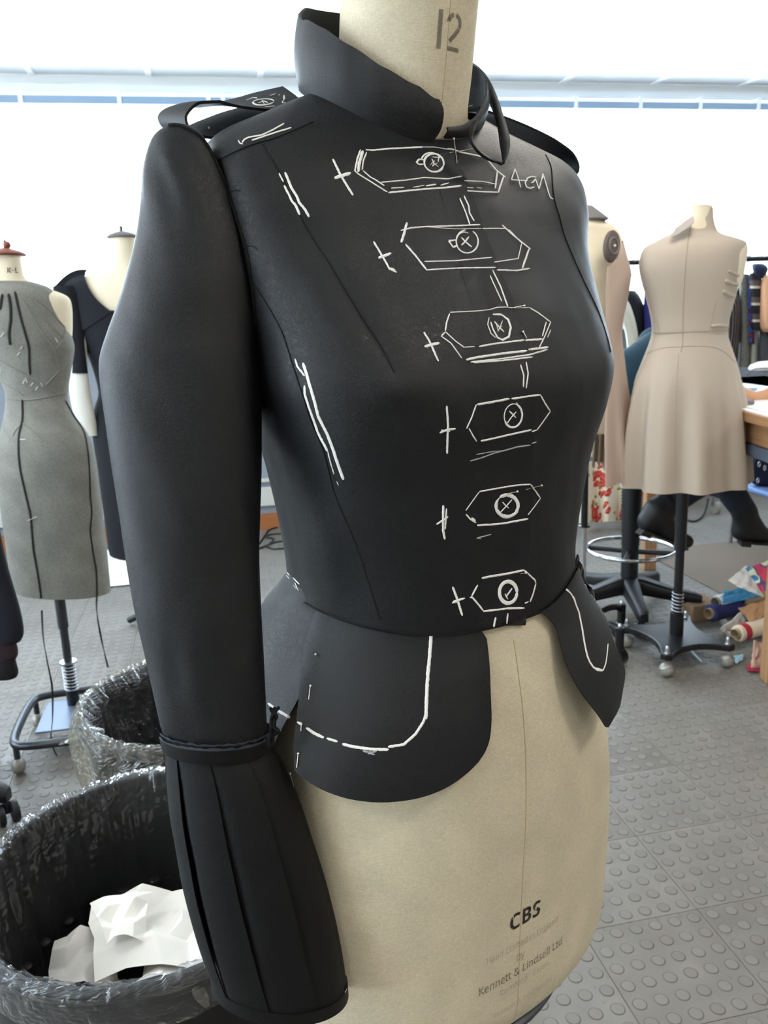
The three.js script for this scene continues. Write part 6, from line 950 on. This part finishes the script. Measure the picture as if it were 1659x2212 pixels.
  solo('glass_sheet', tbox(0.2, 0.5, -0.155, -0.15, 0.0, 0.01, 0.001).translate(0, 0.0, 0), plain(0xbfd3d6, 0.2), 'narrow pale strip on the floor beside the cardboard box', 'strip');
  const b = box(2.2, 0, -3.94, 3.5, 0.007, -2.9, 0.002); solo('hardboard_sheet', b, M.board, 'large brown hardboard sheet lying on the floor behind the rolls', 'board');
}
// garment rail in front of the far window, clothes on hangers
{
  const z = -4.72, y = atZ(1640, 559, z).y, r = thing('garment_rail', 'dark garment rail full of clothes in front of the far window', 'clothes rail', [3.4, 0, z]);
  const xl = atZ(1338, 580, z).x, xr = 5.3;
  part(r, 'top_bar', bar(v3(xl, y, z), v3(xr, y, z), 0.016, 14), M.blackMetal);
  for (const x of [xl, 3.05, xr]) { part(r, 'upright', bar(v3(x, 0.12, z - 0.02), v3(x, y, z - 0.02), 0.014), M.blackMetal); part(r, 'foot', bar(v3(x, 0.12, z - 0.25), v3(x, 0.12, z + 0.2), 0.015), M.blackMetal); for (const s of [-0.22, 0.17]) { const c = part(r, 'caster', bar(v3(x - 0.013, 0.042, z + s), v3(x + 0.013, 0.042, z + s), 0.042, 26), M.caster); part(c, 'caster_fork', box(x - 0.02, 0.05, z + s - 0.015, x + 0.02, 0.11, z + s + 0.015, 0.004), M.steel); } }
  const G = (name, rows, mat, label, cat, fold = 0.06, dz = 0) => {
    const t = thing(name, label, cat, [atZ((rows[0][1] + rows[0][2]) / 2, rows[0][0], z + dz).x, 0.7, z + dz], 'clothes on the rail');
    bodyPart(t, 'garment_body', rows.map(([a, b, c]) => [a, b, c, 1.6]), z + dz, mat, { fold: [0.0, fold, 4, rows[0][1]], opts: { n: 40 } });
    const h = atZ((rows[0][1] + rows[0][2]) / 2, rows[0][0], z + dz); part(t, 'hanger', tube([v3(h.x, h.y - 0.01, z + dz), v3(h.x, y - 0.03, z), v3(h.x, y + 0.02, z + 0.014), v3(h.x, y + 0.01, z - 0.02)], 0.003), M.steel); return t;
  };
  const stripe = noiseTex(64, 8, (x) => (x % 16 < 3 ? [150, 132, 122] : [38, 33, 36]), true), tweed = noiseTex(64, 64, (x, y) => { const k = 0.75 + 0.5 * hash(x, y); return [108 * k, 107 * k, 100 * k]; }, true), plaid = noiseTex(64, 64, (x, y) => ((y % 32) < 5 ? [214, 202, 190] : (y % 32) < 16 ? [92, 84, 80] : [38, 36, 40]), true), mottled = noiseTex(64, 64, (x, y) => (tile(x, y, 64, 6) > 0.6 ? [150, 40, 60] : tile(x, y, 64, 6) < 0.35 ? [60, 80, 160] : [40, 40, 66]), true);
  G('jacket', [[628, 1340, 1372], [640, 1336, 1382], [665, 1340, 1392], [700, 1352, 1398], [728, 1362, 1400], [745, 1366, 1398]], M.blackWool, 'black jacket sleeve on the rail between the two beige dresses', 'jacket', 0.06, -0.06);
  G('blouse', [[644, 1330, 1352], [660, 1330, 1362], [690, 1340, 1372], [720, 1350, 1378], [762, 1355, 1380]], plain(0xcfcdbd), 'cream sleeve hanging on the rail left of the black jacket', 'blouse', 0.05, 0.1);
  G('coat', [[632, 1392, 1412], [660, 1390, 1420], [700, 1391, 1428], [735, 1392, 1430]], plain(0x24256b), 'deep blue coat on the rail against the waist of the beige dress', 'coat');
  G('striped_trousers', [[632, 1572, 1592], [660, 1568, 1600], [720, 1566, 1598], [790, 1570, 1592]], S({ map: scaled(stripe, 0.1), roughness: 0.9 }), 'dark trousers with fine pale stripes right beside the beige dress', 'trousers', 0.05, 0.05);
  G('tweed_coat', [[592, 1600, 1616], [606, 1597, 1620], [650, 1598, 1622], [720, 1600, 1622], [792, 1596, 1620]], S({ map: scaled(tweed, 0.2), roughness: 0.95 }), 'grey tweed coat on the rail right of the striped trousers', 'coat', 0.04, 0.02);
  G('dark_jacket', [[594, 1588, 1606], [620, 1588, 1608], [700, 1588, 1606], [740, 1588, 1604]], M.blackWool, 'black jacket squeezed between striped trousers and tweed coat', 'jacket', 0.04, -0.05);
  G('printed_dress', [[600, 1614, 1626], [640, 1614, 1630], [700, 1616, 1630], [742, 1618, 1630]], S({ map: scaled(mottled, 0.15), roughness: 0.9 }), 'narrow red and blue printed dress beside the tweed coat', 'dress', 0.04, 0.04);
  G('plaid_shirt', [[590, 1620, 1640], [604, 1618, 1646], [660, 1622, 1648], [715, 1624, 1648]], S({ map: scaled(plaid, 0.2), roughness: 0.95 }), 'dark shirt with broad pale checks on the rail', 'shirt', 0.03, 0.07);
  G('peach_coat', [[594, 1650, 1668], [612, 1644, 1680], [660, 1642, 1690], [702, 1642, 1695], [716, 1648, 1690]], plain(0xd9a47e), 'peach coat at the right end of the rail in view', 'coat', 0.03, 0.1);
  G('white_shirt', [[700, 1624, 1640], [740, 1621, 1640], [795, 1619, 1638]], plain(0xdcdccb), 'white shirt tail hanging below the printed dress', 'shirt', 0.03, -0.02);
  G('grey_trousers', [[706, 1644, 1664], [730, 1640, 1672], [770, 1638, 1676], [800, 1638, 1674]], plain(0x454648), 'dark grey trousers below the peach coat', 'trousers', 0.06, 0.03);
  G('navy_scarf', [[570, 1626, 1650], [580, 1624, 1660], [592, 1628, 1656], [602, 1634, 1648]], plain(0x232c4a), 'bunched navy scarf hung over the rail', 'scarf', 0.12, 0.09);
}
// floral cloth, bag on a blue seat, rack cable
{
  const flowers = document.createElement('canvas'); flowers.width = flowers.height = 512; const c = flowers.getContext('2d'); c.fillStyle = '#eee7cf'; c.fillRect(0, 0, 512, 512);
  for (let k = 0; k < 46; k++) { const x = rr(190, 470), y = rr(0, 512), r = rr(16, 42); for (let p = 0; p < 6; p++) { c.fillStyle = ['#c8362e', '#d8584a', '#b22722', '#e07a6a'][p % 4]; c.beginPath(); c.arc(x + r * 0.5 * Math.cos(p * 1.05), y + r * 0.5 * Math.sin(p * 1.05), r * 0.42, 0, 7); c.fill(); } }
  for (let k = 0; k < 16; k++) { const x = rr(60, 300), y = rr(0, 512); c.fillStyle = ['#7b8f45', '#566d34', '#93a35c'][k % 3]; c.beginPath(); c.ellipse(x, y, rr(14, 26), rr(8, 13), rr(0, 3), 0, 7); c.fill(); }
  const t = new THREE.CanvasTexture(flowers); t.colorSpace = THREE.SRGBColorSpace; t.wrapS = t.wrapT = THREE.RepeatWrapping;
  const z = -4.45, rows = [...Array(14).keys()].map((j) => [...Array(40).keys()].map((i) => { const u = i / 39, v = j / 13; return atZ(lerp(1252, 1352, u), lerp(1000, 1130, v) - 6 * u * v, z + 0.05 * Math.sin(u * 13) * (0.4 + 0.6 * v)); })), g = sheet(rows, 0.003), uv = g.attributes.uv;
  for (let i = 0; i < uv.count; i++) uv.setXY(i, uv.getX(i) / 0.34, -uv.getY(i) / 0.4);
  const s = solo('floral_fabric', g, S({ map: t, roughness: 0.9, side: THREE.DoubleSide }), 'cream fabric with red flowers and green leaves touching the floor behind the stool', 'fabric');
  const bz = -3.75, seatT = thing('plastic_chair', 'light blue plastic chair at the right edge beyond the table', 'chair', [2.95, 0, bz]);
  const sc = atZ(1690, 1045, bz); part(seatT, 'seat', box(sc.x - 0.2, sc.y - 0.03, bz - 0.2, sc.x + 0.24, sc.y, bz + 0.2, 0.014), plain(0x6f8fc4, 0.5)); for (const [a, b] of [[-0.17, -0.17], [-0.17, 0.17], [0.2, -0.17], [0.2, 0.17]]) part(seatT, 'leg', bar(v3(sc.x + a, 0, bz + b), v3(sc.x + a * 0.9, sc.y - 0.02, bz + b * 0.9), 0.011), M.steel); part(seatT, 'backrest', box(sc.x + 0.2, sc.y + 0.12, bz - 0.2, sc.x + 0.235, sc.y + 0.42, bz + 0.2, 0.014), plain(0x6f8fc4, 0.5));
  const bag = thing('bag', 'dark navy bag with metal rings lying on the blue chair', 'bag', [sc.x, sc.y, bz]);
  bodyPart(bag, 'bag_body', [[966, 1648, 1690, 0.8], [985, 1626, 1705, 0.7], [1010, 1621, 1715, 0.65], [1040, 1625, 1715, 0.6], [1046, 1634, 1708, 0.5]], bz - 0.02, plain(0x1a2238), { fold: [0, 0.05, 5] });
  for (const [x, y2] of [[1640, 1003], [1652, 1011], [1637, 1038]]) { const h = atZ(x, y2, bz + 0.13); part(bag, 'ring', new THREE.TorusGeometry(0.012, 0.0025, 8, 20).rotateY(0.5).translate(h.x, h.y, h.z), M.steel); }
  bodyPart(thing('teal_cloth', 'bright teal cloth lying on top of the navy bag', 'cloth', [sc.x, sc.y + 0.15, bz]), 'cloth_fold', [[958, 1648, 1680, 0.7], [968, 1642, 1690, 0.7], [984, 1636, 1690, 0.6], [992, 1640, 1680, 0.5]], bz + 0.05, plain(0x1d7f9a), { fold: [0, 0.08, 4] });
  solo('cable', tube([atY(1476, 1119, 0.01), atY(1496, 1126, 0.008), atY(1512, 1120, 0.008), atY(1524, 1102, 0.03), atZ(1530, 1078, -4.6)], 0.006, 50, 8), M.blackPlastic, 'black cable looping on the floor below the clothes rail wheels', 'cable');
}

renderer.render(scene, camera);
